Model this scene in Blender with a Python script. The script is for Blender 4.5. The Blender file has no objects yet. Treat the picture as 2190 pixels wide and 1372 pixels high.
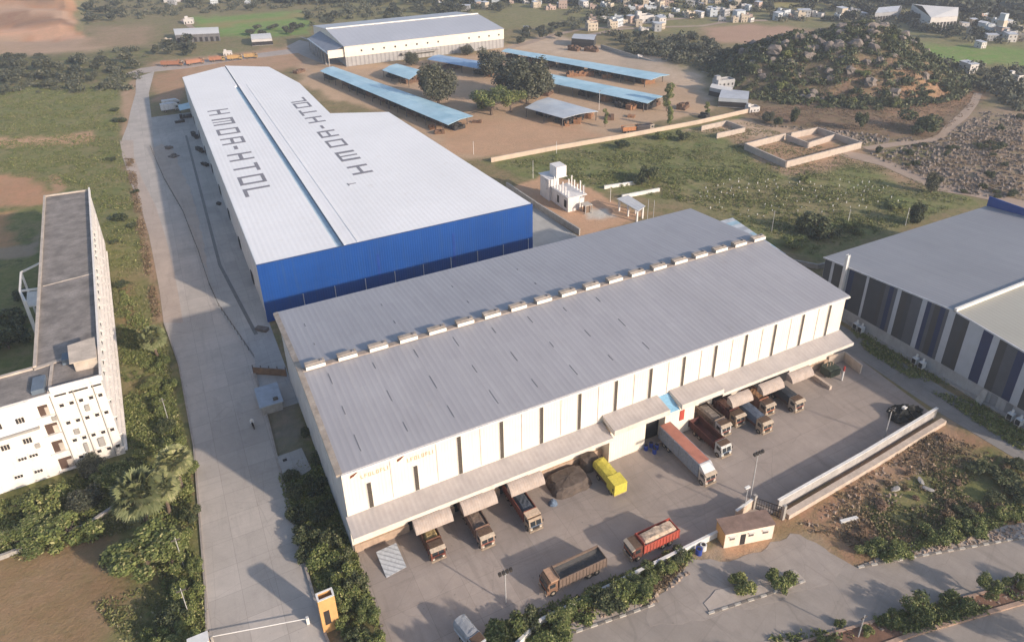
import bpy, math, random
import numpy as np
from mathutils import Vector, Matrix
from mathutils.geometry import tessellate_polygon
random.seed(11)
rng = np.random.default_rng(11)
scene = bpy.context.scene
col = scene.collection
R = math.radians

# ------------------------------------------------------------------ survey of the site
# world axes follow the warehouses: +X along the front wall, +Y towards the rear, metres, Z up.
FOC, PIT, ROL, PCX, PCY, YAW, HCAM = 1530.27, .4639, -.0194, 1095., 512.67, .4602, 90.
def cam_axes():
    f = np.array([0, math.cos(PIT), -math.sin(PIT)]); rt = np.array([1., 0, 0]); up = np.cross(rt, f)
    a = math.cos(ROL)*rt + math.sin(ROL)*up; b = -math.sin(ROL)*rt + math.cos(ROL)*up
    c, s = math.cos(-YAW), math.sin(-YAW); M = np.array([[c, -s, 0], [s, c, 0], [0, 0, 1]])
    return M@a, M@b, M@f
AX, AY, AZ = cam_axes()
def G(u, v, z=0.):
    """ground position (at height z) of a point measured on the site survey photograph"""
    d = AZ + AX*(u-PCX)/FOC - AY*(v-PCY)/FOC
    t = (z-HCAM)/d[2]
    return (float(d[0]*t), float(d[1]*t), z)
def GP(pts, z=0.): return [G(u, v, z)[:2] for u, v in pts]

# ------------------------------------------------------------------ materials
def new_mat(name):
    m = bpy.data.materials.new(name); m.use_nodes = True
    nt = m.node_tree; b = nt.nodes['Principled BSDF']
    return m, nt, b
def N(nt, t, **kw):
    n = nt.nodes.new(t)
    for k, v in kw.items():
        if k in n.inputs: n.inputs[k].default_value = v
        else: setattr(n, k, v)
    return n
def mixc(nt, fac, a, b, blend='MIX'):
    n = nt.nodes.new('ShaderNodeMix'); n.data_type = 'RGBA'; n.blend_type = blend
    for s, v in ((0, fac), (6, a), (7, b)):
        if hasattr(v, 'is_linked') or hasattr(v, 'links'): nt.links.new(v, n.inputs[s])
        elif s == 0: n.inputs[0].default_value = v
        else: n.inputs[s].default_value = (*v, 1)
    return n.outputs[2]
def ramp(nt, src, lo, hi):
    n = nt.nodes.new('ShaderNodeMapRange'); n.inputs[1].default_value = lo; n.inputs[2].default_value = hi
    n.clamp = True; nt.links.new(src, n.inputs[0]); return n.outputs[0]
def noise(nt, co, scale, detail=4, rough=.6, dist=0.):
    n = N(nt, 'ShaderNodeTexNoise', Scale=scale, Detail=detail, Roughness=rough, Distortion=dist)
    nt.links.new(co, n.inputs['Vector']); return n.outputs['Fac']
def scaled(nt, co, s):
    n = nt.nodes.new('ShaderNodeMapping'); n.inputs['Scale'].default_value = s
    nt.links.new(co, n.inputs['Vector']); return n.outputs[0]
def mat(name, c, rough=.7, var=.18, scale=.6, dirt=None, dirt_amt=.5, dirt_scale=(.5, .5, .08), ribs=None, rib_axis='X', rib_amt=.12, spec=.3, metal=0., bump=0., sheets=None, spots=None):
    """weathered painted / concrete / metal surface: two scales of tint, streaked dirt, optional sheet ribs"""
    m, nt, b = new_mat(name)
    co = nt.nodes.new('ShaderNodeTexCoord').outputs['Object']
    n1 = ramp(nt, noise(nt, co, scale), .3, .7)
    n2 = ramp(nt, noise(nt, co, scale*9, 3), .3, .7)
    lo = tuple(x*(1-var) for x in c); hi = tuple(min(1, x*(1+var)) for x in c)
    o = mixc(nt, n1, lo, hi)
    o = mixc(nt, mul(nt, n2, var*1.2), o, tuple(x*.62 for x in c))
    if dirt:
        d = ramp(nt, noise(nt, scaled(nt, co, dirt_scale), 2.2, 6, .7), .5, .78)
        o = mixc(nt, mul(nt, d, dirt_amt), o, dirt)
    if sheets:
        br = N(nt, 'ShaderNodeTexBrick', offset=.5, Scale=1.); br.inputs['Mortar Size'].default_value = .02; br.inputs['Brick Width'].default_value = sheets[0]; br.inputs['Row Height'].default_value = sheets[1]
        br.inputs['Color1'].default_value = (.93, .93, .94, 1); br.inputs['Color2'].default_value = (1.05, 1.05, 1.04, 1); br.inputs['Mortar'].default_value = (.86, .86, .86, 1)
        nt.links.new(co, br.inputs['Vector']); o = mixc(nt, .55, o, br.outputs['Color'], 'MULTIPLY')
    if spots:
        o = mixc(nt, mul(nt, ramp(nt, noise(nt, co, .23, 8, .8, .4), .60, .72), spots[1]), o, spots[0])
    if ribs:
        w = N(nt, 'ShaderNodeTexWave', wave_type='BANDS', bands_direction=rib_axis, wave_profile='SIN', Scale=math.pi*2/20/ribs*1.0)
        nt.links.new(co, w.inputs['Vector'])
        o = mixc(nt, mul(nt, ramp(nt, w.outputs['Fac'], .55, 1.), rib_amt), o, tuple(x*.3 for x in c))
        bp = N(nt, 'ShaderNodeBump', Strength=.35, Distance=.05); nt.links.new(w.outputs['Fac'], bp.inputs['Height'])
        nt.links.new(bp.outputs[0], b.inputs['Normal'])
    elif bump:
        bp = N(nt, 'ShaderNodeBump', Strength=bump, Distance=.1); nt.links.new(noise(nt, co, scale*14, 5, .7), bp.inputs['Height'])
        nt.links.new(bp.outputs[0], b.inputs['Normal'])
    nt.links.new(o, b.inputs['Base Color'])
    b.inputs['Roughness'].default_value = rough
    b.inputs['Specular IOR Level'].default_value = spec
    b.inputs['Metallic'].default_value = metal
    return m
def mul(nt, a, k):
    n = nt.nodes.new('ShaderNodeMath'); n.operation = 'MULTIPLY'; nt.links.new(a, n.inputs[0])
    if hasattr(k, 'links'): nt.links.new(k, n.inputs[1])
    else: n.inputs[1].default_value = k
    return n.outputs[0]
def leaf_mat(name, c1, c2, c3=None):
    m, nt, b = new_mat(name)
    g = nt.nodes.new('ShaderNodeNewGeometry'); oi = nt.nodes.new('ShaderNodeObjectInfo')
    o = mixc(nt, g.outputs['Random Per Island'], c1, c2)
    if c3: o = mixc(nt, ramp(nt, g.outputs['Random Per Island'], .86, .9), o, c3)  # palest leaves are highlights painted in at random
    h = N(nt, 'ShaderNodeHueSaturation'); nt.links.new(o, h.inputs['Color'])
    nt.links.new(ramp2(nt, oi.outputs['Random'], .75, 1.25), h.inputs['Value'])
    nt.links.new(ramp2(nt, oi.outputs['Random'], .515, .488), h.inputs['Hue'])
    nt.links.new(h.outputs[0], b.inputs['Base Color'])
    b.inputs['Roughness'].default_value = .6; b.inputs['Specular IOR Level'].default_value = .25
    return m
def ramp2(nt, src, lo, hi):
    n = nt.nodes.new('ShaderNodeMapRange'); n.inputs[3].default_value = lo; n.inputs[4].default_value = hi
    nt.links.new(src, n.inputs[0]); return n.outputs[0]
_mc = {}
def M(key, *a, **k):
    if key not in _mc: _mc[key] = mat(key, *a, **k)
    return _mc[key]

# ------------------------------------------------------------------ mesh builder
class MB:
    def __init__(s): s.v = []; s.f = []; s.m = []
    def add(s, vs, fs, mi=0):
        o = len(s.v); s.v += [tuple(map(float, p)) for p in vs]
        for f in fs: s.f.append(tuple(i+o for i in f)); s.m.append(mi)
        return s
    def box(s, x0, x1, y0, y1, z0, z1, mi=0):
        vs = [(x, y, z) for z in (z0, z1) for y in (y0, y1) for x in (x0, x1)]
        return s.add(vs, [(0, 2, 3, 1), (4, 5, 7, 6), (0, 1, 5, 4), (2, 6, 7, 3), (0, 4, 6, 2), (1, 3, 7, 5)], mi)
    def hexa(s, b, t, mi=0):
        """solid between two quads given in the same (counter-clockwise) order"""
        n = len(b)
        return s.add(list(b)+list(t), [tuple(range(n))[::-1], tuple(range(n, 2*n))] + [(i, (i+1) % n, n+(i+1) % n, n+i) for i in range(n)], mi)
    def prism(s, poly, z0, z1, mi=0):
        a = sum(p[0]*q[1]-q[0]*p[1] for p, q in zip(poly, poly[1:]+poly[:1]))
        if a < 0: poly = poly[::-1]
        n = len(poly); vs = [(x, y, z0) for x, y in poly]+[(x, y, z1) for x, y in poly]
        tri = tessellate_polygon([[Vector((x, y, 0)) for x, y in poly]])
        fs = [(i, (i+1) % n, n+(i+1) % n, n+i) for i in range(n)]
        for t in tri:
            p, q, r = (Vector(poly[i]) for i in t)
            t = tuple(t) if (q-p).cross(r-p) > 0 else tuple(t)[::-1]
            fs += [tuple(n+i for i in t), t[::-1]]
        return s.add(vs, fs, mi)
    def tube(s, p0, p1, r0, r1=None, n=8, mi=0, cap=True):
        r1 = r0 if r1 is None else r1
        p0, p1 = Vector(p0), Vector(p1); d = (p1-p0).normalized()
        a = d.orthogonal().normalized(); b = d.cross(a); vs = []
        for p, r in ((p0, r0), (p1, r1)):
            for i in range(n):
                t = 2*math.pi*i/n; vs.append(p+(a*math.cos(t)+b*math.sin(t))*r)
        fs = [(i, (i+1) % n, n+(i+1) % n, n+i) for i in range(n)]
        if cap: fs += [tuple(range(n))[::-1], tuple(range(n, 2*n))]
        return s.add(vs, fs, mi)
    def wall(s, p, q, h, t, z0=0., mi=0):
        """straight wall from p to q"""
        p, q = Vector(p), Vector(q); d = (q-p).normalized(); n = Vector((-d.y, d.x))*t/2
        b = [p-n, q-n, q+n, p+n]
        return s.hexa([(x.x, x.y, z0) for x in b], [(x.x, x.y, z0+h) for x in b], mi)
    def build(s, name, mats, parent=None, smooth=False, local=False):
        me = bpy.data.meshes.new(name); o = Vector((0, 0, 0))
        if parent is not None and not local:
            p = parent
            while p is not None: o += p.location; p = p.parent
        me.from_pydata([(x-o.x, y-o.y, z-o.z) for x, y, z in s.v], [], s.f)
        for m in (mats if isinstance(mats, (list, tuple)) else [mats]): me.materials.append(m)
        me.polygons.foreach_set('material_index', s.m)
        if smooth: me.polygons.foreach_set('use_smooth', [True]*len(s.f))
        me.update(); ob = bpy.data.objects.new(name, me); col.objects.link(ob)
        if parent is not None: ob.parent = parent
        return ob
def np_mesh(name, V, F, mats, mi=None, smooth=False):
    """mesh from numpy arrays (F: n x k)"""
    me = bpy.data.meshes.new(name); k = F.shape[1]
    me.vertices.add(len(V)); me.vertices.foreach_set('co', np.asarray(V, np.float32).ravel())
    me.loops.add(F.size); me.loops.foreach_set('vertex_index', F.astype(np.int32).ravel())
    me.polygons.add(len(F)); me.polygons.foreach_set('loop_start', np.arange(0, F.size, k, dtype=np.int32))
    me.polygons.foreach_set('loop_total', np.full(len(F), k, np.int32))
    for m in (mats if isinstance(mats, (list, tuple)) else [mats]): me.materials.append(m)
    if mi is not None: me.polygons.foreach_set('material_index', np.asarray(mi, np.int32))
    if smooth: me.polygons.foreach_set('use_smooth', np.ones(len(F), bool))
    me.update(calc_edges=True); me.validate()
    return me
def obj(name, me, parent=None, loc=(0, 0, 0), rz=0., sc=None):
    o = bpy.data.objects.new(name, me); col.objects.link(o); o.location = loc; o.rotation_euler = (0, 0, rz)
    if sc is not None: o.scale = sc if hasattr(sc, '__len__') else (sc, sc, sc)
    if parent is not None: o.parent = parent
    return o
def tag(o, label=None, cat=None, group=None, kind=None):
    if label: o['label'] = label
    if cat: o['category'] = cat
    if group: o['group'] = group
    if kind: o['kind'] = kind
    return o
def thing(name, label, cat, loc=(0, 0, 0), rz=0., group=None):
    o = bpy.data.objects.new(name, None); col.objects.link(o); o.location = loc; o.rotation_euler = (0, 0, rz)
    o.empty_display_size = .5
    return tag(o, label, cat, group)
def copy_thing(src, loc, rz=0., sc=1., label=None, group=None):
    def cp(o, par):
        c = o.copy(); col.objects.link(c)
        if par is not None: c.parent = par
        for ch in o.children: cp(ch, c)
        return c
    c = cp(src, None); c.location = loc; c.rotation_euler = (0, 0, rz)
    c.scale = sc if hasattr(sc, '__len__') else (sc, sc, sc)
    if label: c['label'] = label
    if group: c['group'] = group
    return c
ORD = ['first', 'second', 'third', 'fourth', 'fifth', 'sixth', 'seventh', 'eighth', 'ninth', 'tenth', 'eleventh', 'twelfth', 'thirteenth', 'fourteenth', 'fifteenth', 'sixteenth', 'seventeenth', 'eighteenth', 'nineteenth', 'twentieth']
def sheet(name, pts, z, m, kind='structure', thick=.3):
    b = MB().prism(list(pts), z-thick, z); return tag(b.build(name, m), kind=kind)

# ------------------------------------------------------------------ camera and light
cd = bpy.data.cameras.new('camera'); cam = bpy.data.objects.new('camera', cd); col.objects.link(cam); scene.camera = cam
cam.matrix_world = Matrix(((AX[0], AY[0], -AZ[0], 0), (AX[1], AY[1], -AZ[1], 0), (AX[2], AY[2], -AZ[2], HCAM), (0, 0, 0, 1)))
cd.sensor_width = 36.; cd.sensor_fit = 'HORIZONTAL'; cd.lens = FOC/2190*36
cd.shift_y = (PCY-686)/2190; cd.clip_end = 12000; cd.clip_start = 1.
SUN_EL, SUN_AZ = R(21.5), math.atan2(.47, -.88)          # azimuth from +Y towards +X
sd = Vector((math.sin(SUN_AZ)*math.cos(SUN_EL), math.cos(SUN_AZ)*math.cos(SUN_EL), math.sin(SUN_EL)))
sl = bpy.data.lights.new('sun', 'SUN'); so = bpy.data.objects.new('sun', sl); col.objects.link(so)
so.rotation_euler = sd.to_track_quat('Z', 'Y').to_euler(); so.location = (60, 0, 200)
sl.energy = SUN_E = 3.85; sl.angle = R(1.2); sl.color = (1., .87, .73)
w = bpy.data.worlds.new('World'); scene.world = w; w.use_nodes = True
nt = w.node_tree; sky = nt.nodes.new('ShaderNodeTexSky'); sky.sky_type = 'NISHITA'; sky.sun_disc = False
sky.sun_elevation = SUN_EL; sky.sun_rotation = SUN_AZ; sky.altitude = 500; sky.dust_density = 2.; sky.air_density = 1.
nt.links.new(sky.outputs[0], nt.nodes['Background'].inputs[0]); nt.nodes['Background'].inputs[1].default_value = .15
scene.view_settings.view_transform = 'Standard'; scene.view_settings.look = 'None'; scene.view_settings.gamma = 1
scene.view_settings.exposure = EXPOSURE = .53
scene.render.resolution_x, scene.render.resolution_y = 1024, 641
scene.cycles.max_bounces = 6; scene.cycles.diffuse_bounces = 3; scene.cycles.transparent_max_bounces = 6; scene.cycles.volume_bounces = 0
# ------------------------------------------------------------------ ground
GRASS, DRY, RED, TAN = (.125, .118, .042), (.215, .15, .078), (.36, .18, .10), (.40, .275, .185)
SOIL, SCRUB, GREEN, BROWN, STONE = (.17, .11, .075), (.065, .07, .034), (.11, .21, .04), (.25, .165, .115), (.36, .29, .24)
# zone: outline on the survey, colour, vegetation cover, edge wobble (m)
ZONES = [
 ([(0, 0), (2190, 0), (2190, 140), (1900, 160), (1500, 90), (1100, 60), (700, 60), (420, 120), (0, 130)], (.165, .155, .075), .6, 14),
 ([(160, 0), (700, 0), (660, 60), (420, 120), (200, 110)], (.17, .14, .075), .6, 10),
 ([(0, -5), (165, -5), (160, 60), (205, 95), (120, 118), (0, 122)], RED, .04, 3),
 ([(0, 30), (140, 38), (165, 55), (0, 68)], (.40, .25, .17), .0, 2.5),
 ([(0, 90), (190, 82), (240, 100), (120, 122), (0, 125)], (.36, .24, .17), .1, 4),
 ([(0, 8), (150, 4), (158, 12), (0, 18)], (.48, .25, .15), 0, 3),
 ([(0, 44), (130, 50), (160, 62), (60, 66), (0, 58)], (.21, .11, .07), .05, 3),
 ([(0, 70), (150, 68), (200, 84), (110, 82), (0, 80)], (.46, .26, .17), 0, 3),
 ([(40, 22), (120, 20), (140, 30), (40, 30)], (.22, .12, .075), .1, 3),
 ([(190, 60), (330, 55), (330, 100), (200, 100)], (.27, .18, .12), .35, 6),
 ([(0, 120), (120, 115), (310, 100), (330, 130), (290, 165), (265, 205), (0, 205)], (.095, .088, .04), .9, 5),
 ([(0, 195), (275, 175), (262, 300), (330, 560), (350, 690), (415, 960), (445, 1380), (-60, 1380), (-60, 195)], (.13, .142, .046), .75, 4),
 ([(0, 304), (110, 292), (198, 281), (210, 300), (205, 306), (0, 334)], (.40, .24, .15), 0, 1.),
 ([(0, 355), (60, 385), (92, 392), (112, 420), (95, 440), (0, 450)], (.38, .20, .12), .15, 3),
 ([(110, 375), (130, 380), (140, 408), (118, 412)], (.34, .21, .13), .1, 1),
 ([(0, 455), (20, 455), (15, 540), (0, 560)], (.36, .20, .10), .2, 2),
 ([(0, 585), (60, 522), (82, 500), (95, 515), (70, 545), (0, 612)], (.27, .21, .15), .0, 1),
 ([(255, 590), (285, 600), (300, 700), (285, 760), (255, 700)], (.24, .15, .075), .5, 2),
 ([(285, 340), (310, 420), (335, 560), (352, 690), (335, 690), (305, 560), (285, 420), (268, 340)], (.30, .19, .13), .2, 1.2),
 ([(262, 205), (290, 160), (300, 300), (262, 300)], (.34, .22, .15), .15, 1.5),
 ([(0, 1230), (90, 1180), (180, 1135), (245, 1150), (230, 1240), (260, 1380), (-60, 1380)], (.215, .138, .078), .22, 3),
 ([(0, 1130), (30, 1130), (35, 1180), (0, 1190)], (.26, .18, .11), .2, 2),
 ([(255, 800), (330, 800), (340, 950), (275, 960)], (.19, .135, .06), .7, 2),
 # sheds' yard
 ([(615, 100), (690, 95), (760, 140), (1000, 118), (1110, 92), (1190, 70), (1250, 110), (1420, 120), (1530, 170), (1525, 235), (1330, 285), (1060, 345), (940, 330), (850, 240), (700, 215), (640, 175)], TAN, .02, 3),
 ([(1180, 70), (1260, 90), (1500, 160), (1530, 230), (1480, 190), (1260, 130), (1090, 100)], (.43, .33, .25), .02, 2),
 ([(930, 255), (1140, 255), (1300, 290), (1060, 340), (960, 325)], (.41, .25, .16), .05, 3),
 ([(320, 135), (520, 110), (680, 90), (640, 145), (380, 165)], (.36, .22, .145), .15, 3),
 ([(325, 155), (388, 150), (395, 200), (375, 225), (330, 215)], (.33, .19, .12), .2, 2),
 ([(410, 38), (640, 24), (668, 50), (665, 76), (420, 80)], GREEN, .15, 3),
 ([(430, 55), (650, 28), (660, 38), (520, 50), (440, 66)], (.20, .18, .06), .15, 2),
 # meadow behind the front warehouses
 ([(1050, 345), (1330, 296), (1600, 245), (1850, 345), (2010, 405), (2100, 430), (1760, 550), (1700, 540), (1480, 440), (1130, 395)], (.12, .145, .05), .8, 3),
 ([(1400, 400), (1700, 390), (1900, 450), (1700, 520), (1500, 450)], (.165, .15, .07), .6, 6),
 ([(1560, 285), (1640, 260), (1850, 320), (1990, 395), (1960, 400), (1830, 350), (1690, 375), (1590, 335)], (.33, .21, .145), .15, 3),
 ([(1600, 325), (1700, 300), (1830, 315), (1690, 352)], (.34, .2, .125), .1, 1),
 ([(1450, 280), (1530, 265), (1620, 240), (1720, 265), (1840, 300), (1780, 312), (1640, 300), (1560, 290)], (.40, .28, .20), .05, 2),
 ([(1095, 398), (1165, 372), (1262, 400), (1335, 445), (1400, 455), (1245, 508), (1232, 500), (1128, 440)], (.42, .25, .16), .05, 1),
 ([(1238, 448), (1298, 445), (1310, 462), (1260, 468)], (.45, .42, .38), 0, 1),
 # boulder hill and the rocky plain
 ([(1540, 215), (1580, 120), (1660, 70), (1860, 50), (1990, 120), (2110, 190), (2080, 250), (1980, 300), (1640, 265)], (.085, .068, .048), .2, 4),
 ([(1565, 225), (1700, 228), (1790, 200), (2100, 188), (2085, 235), (1990, 300), (1840, 290), (1700, 270), (1620, 262)], (.135, .082, .06), .25, 4),
 ([(1900, 205), (2105, 188), (2080, 225), (1960, 255), (1900, 245)], (.215, .12, .075), .15, 3),
 ([(1850, 320), (1990, 300), (2090, 230), (2190, 240), (2190, 440), (2100, 425), (1990, 395)], (.235, .165, .125), .35, 4),
 ([(1860, 330), (1960, 300), (2020, 320), (1940, 350)], (.15, .13, .06), .6, 3),
 ([(1990, 110), (2190, 100), (2190, 240), (2100, 190)], (.14, .125, .055), .7, 4),
 ([(1955, 96), (2190, 112), (2190, 152), (1985, 132)], GREEN, .3, 3),
 ([(1490, 62), (1610, 50), (1660, 58), (1770, 72), (1700, 100), (1580, 96), (1510, 84)], (.34, .21, .155), .05, 4),
 ([(1290, 80), (1500, 70), (1590, 140), (1540, 200), (1420, 130)], (.13, .105, .055), .7, 5),
 ([(1640, 2), (1760, 0), (1740, 22), (1640, 22)], (.24, .21, .08), .3, 4),
 ([(1940, 12), (2060, 14), (2060, 28), (1940, 30)], (.21, .2, .08), .3, 4),
 # front strips and the plot by the gate
 ([(575, 880), (610, 800), (690, 930), (757, 1180), (830, 1380), (745, 1380), (650, 1200)], (.085, .08, .036), .8, .8),
 ([(540, 780), (610, 780), (660, 960), (680, 1040), (600, 1030)], (.15, .14, .12), .25, .8),
 ([(1640, 1120), (1990, 890), (2070, 930), (2250, 1010), (2250, 1140), (1860, 1205), (1720, 1170)], (.28, .155, .10), .4, 2),
 ([(1830, 1090), (1960, 1000), (2050, 1010), (2120, 1075), (1960, 1130)], (.16, .15, .06), .8, 2),
 ([(1780, 1010), (2000, 910), (2060, 960), (1880, 1060)], (.30, .185, .125), .2, 2),
 ([(1990, 960), (2190, 1000), (2190, 1100), (2050, 1080)], (.125, .13, .05), .8, 2),
 ([(1100, 1380), (1160, 1330), (1550, 1150), (1720, 1130), (1800, 1190), (1480, 1320), (1300, 1380)], (.30, .22, .16), .25, 1.5),
 ([(1545, 1165), (1650, 1140), (1655, 1165), (1550, 1195)], (.40, .23, .14), .05, .5),
 ([(2000, 880), (2190, 985), (2190, 1010), (1990, 910)], (.27, .2, .15), .3, 1),
]
HILL = (322., 268.)
def terrain_h(x, y):
    """the boulder hill, the quarry benches and gentle far swells"""
    d = np.minimum(np.hypot((x-313)/1.1, y-243)*54/46, np.hypot((x-287)/1.15, y-258)*1.05+14)
    n = np.sin(x*.13)*np.cos(y*.11)*.5 + np.sin(x*.05+y*.07)
    h = 25*np.clip(1-(np.clip(d+n*4, 0, 999)/54)**1.6, 0, 1)
    h = h + np.where(h > .3, (np.sin(x*.45+y*.2)+np.cos(y*.5-x*.17))*.5*np.clip(h/4, 0, 1), 0)
    d2 = np.hypot(x-262, y-300); h += 4.5*np.clip(1-d2/42, 0, 1)                      # low knoll left of it
    q = np.clip((-38-x)/14, 0, 1)*np.clip((y-545)/30, 0, 1)
    h += q*(np.floor(np.clip((y-545)/55, 0, 4))*3.5 + 1.5*np.sin(x*.09+y*.05))
    h += np.clip((y-700)/900, 0, 3)*6*(1+np.sin(x*.006))
    return h
def axis(lo, hi, a, b, s, g=1.12, mx=45.):
    c = list(np.arange(a, b, s)); st = s; p = c[-1]
    while p < hi: st = min(st*g, mx); p += st; c.append(p)
    st = s; p = c[0]
    while p > lo: st = min(st*g, mx); p -= st; c.insert(0, p)
    return np.array(c)
def inside(px, py, poly):
    r = np.zeros(px.shape, bool); n = len(poly)
    for i in range(n):
        (x0, y0), (x1, y1) = poly[i], poly[(i+1) % n]
        if y0 == y1: continue
        c = ((y0 > py) != (y1 > py)) & (px < (x1-x0)*(py-y0)/(y1-y0)+x0); r ^= c
    return r
def edge_dist(px, py, poly):
    d = np.full(px.shape, 1e9); n = len(poly)
    for i in range(n):
        (x0, y0), (x1, y1) = poly[i], poly[(i+1) % n]; dx, dy = x1-x0, y1-y0; L = dx*dx+dy*dy+1e-9
        t = np.clip(((px-x0)*dx+(py-y0)*dy)/L, 0, 1); d = np.minimum(d, np.hypot(px-x0-t*dx, py-y0-t*dy))
    return d
def make_ground():
    xs = axis(-1500, 2600, -66, 150, 1.0, 1.05, 40); ys = axis(-500, 3400, 20, 235, 1.0, 1.035, 45)
    X, Y = np.meshgrid(xs, ys); sh = X.shape; x, y = X.ravel(), Y.ravel()
    z = terrain_h(x, y)
    C = np.empty((len(x), 3)); C[:] = (.23, .18, .10); veg = np.full(len(x), .5)
    def wob(k, ph): return (np.sin(x/k+ph)+np.sin(y/k*1.1+ph*2.3)+np.sin((x+y)/k*.63+ph*4.1)+.7*np.sin((x-y)/k*2.3+ph)+.6*np.sin((x*.8+y)/k*3.1+ph*7))/2.6
    for i, (pts, c, vg, e) in enumerate(ZONES):
        pts = [(u+400 if u >= 2185 else u-400 if u <= 0 else u, v) for u, v in pts]; poly = GP(pts); pa = np.array(poly); m = 4*e+3
        s = np.where((x > pa[:, 0].min()-m) & (x < pa[:, 0].max()+m) & (y > pa[:, 1].min()-m) & (y < pa[:, 1].max()+m))[0]
        if not len(s): continue
        d = edge_dist(x[s], y[s], poly)*np.where(inside(x[s], y[s], poly), 1, -1) + (wob(e*1.7+.6, i*1.3)*e)[s]
        t = np.clip(d/(e*.8+.4)*.5+.5, 0, 1); t = t*t*(3-2*t)
        C[s] = C[s]*(1-t[:, None])+np.array(c)*1.38*t[:, None]; veg[s] = veg[s]*(1-t)+vg*t
    ny, nx = sh; i = np.arange(ny*nx).reshape(ny, nx)
    F = np.stack([i[:-1, :-1], i[:-1, 1:], i[1:, 1:], i[1:, :-1]], -1).reshape(-1, 4)
    m, nt, b = new_mat('ground_soil_and_grass')
    at = nt.nodes.new('ShaderNodeAttribute'); at.attribute_name = 'soil'
    av = nt.nodes.new('ShaderNodeAttribute'); av.attribute_name = 'veg'
    co = nt.nodes.new('ShaderNodeTexCoord').outputs['Object']
    n0 = ramp(nt, noise(nt, co, .022, 6, .62, .6), .3, .7); n1 = ramp(nt, noise(nt, co, .16, 6, .65, .5), .32, .68)
    n2 = ramp(nt, noise(nt, co, .9, 5, .7), .3, .7); n3 = ramp(nt, noise(nt, co, 3.5, 4, .7), .25, .75)
    o = mixc(nt, mul(nt, n1, .45), at.outputs['Color'], (.40, .28, .18))
    o = mixc(nt, mul(nt, n0, .5), o, mixc(nt, 1., o, (.72, .70, .68), 'MULTIPLY'))
    o = mixc(nt, mul(nt, n2, .5), o, mixc(nt, 1., o, (.70, .70, .66), 'MULTIPLY'))
    o = mixc(nt, mul(nt, n3, .35), o, mixc(nt, 1., o, (1.45, 1.4, 1.3), 'MULTIPLY'))
    g1 = ramp(nt, noise(nt, co, .11, 6, .7, .8), .47, .60); g2 = ramp(nt, noise(nt, co, .55, 5, .7, .4), .45, .62)
    o = mixc(nt, mul(nt, mul(nt, g2, .75), av.outputs['Fac']), o, (.08, .112, .034))
    o = mixc(nt, mul(nt, mul(nt, g1, .7), av.outputs['Fac']), o, (.18, .185, .062))
    g3 = ramp(nt, noise(nt, co, .25, 5, .7, .4), .56, .66)
    o = mixc(nt, mul(nt, mul(nt, g3, .8), av.outputs['Fac']), o, (.062, .074, .028))
    g4 = ramp(nt, noise(nt, co, .07, 7, .72, 1.), .52, .66); o = mixc(nt, mul(nt, mul(nt, g4, .6), av.outputs['Fac']), o, (.31, .225, .13))
    g5 = ramp(nt, noise(nt, co, .4, 6, .75, .3), .58, .7); o = mixc(nt, mul(nt, g5, .4), o, (.38, .29, .2))
    nt.links.new(o, b.inputs['Base Color']); b.inputs['Roughness'].default_value = .95; b.inputs['Specular IOR Level'].default_value = .1
    bp = N(nt, 'ShaderNodeBump', Strength=.7, Distance=.35); nt.links.new(noise(nt, co, 1.3, 6, .75), bp.inputs['Height']); nt.links.new(bp.outputs[0], b.inputs['Normal'])
    me = np_mesh('ground', np.stack([x, y, z], 1), F, m, smooth=True)
    a = me.attributes.new('soil', 'FLOAT_COLOR', 'POINT'); a.data.foreach_set('color', np.concatenate([C, np.ones((len(C), 1))], 1).astype(np.float32).ravel())
    a = me.attributes.new('veg', 'FLOAT', 'POINT'); a.data.foreach_set('value', veg.astype(np.float32))
    return tag(obj('ground', me), kind='structure')
make_ground()

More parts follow.
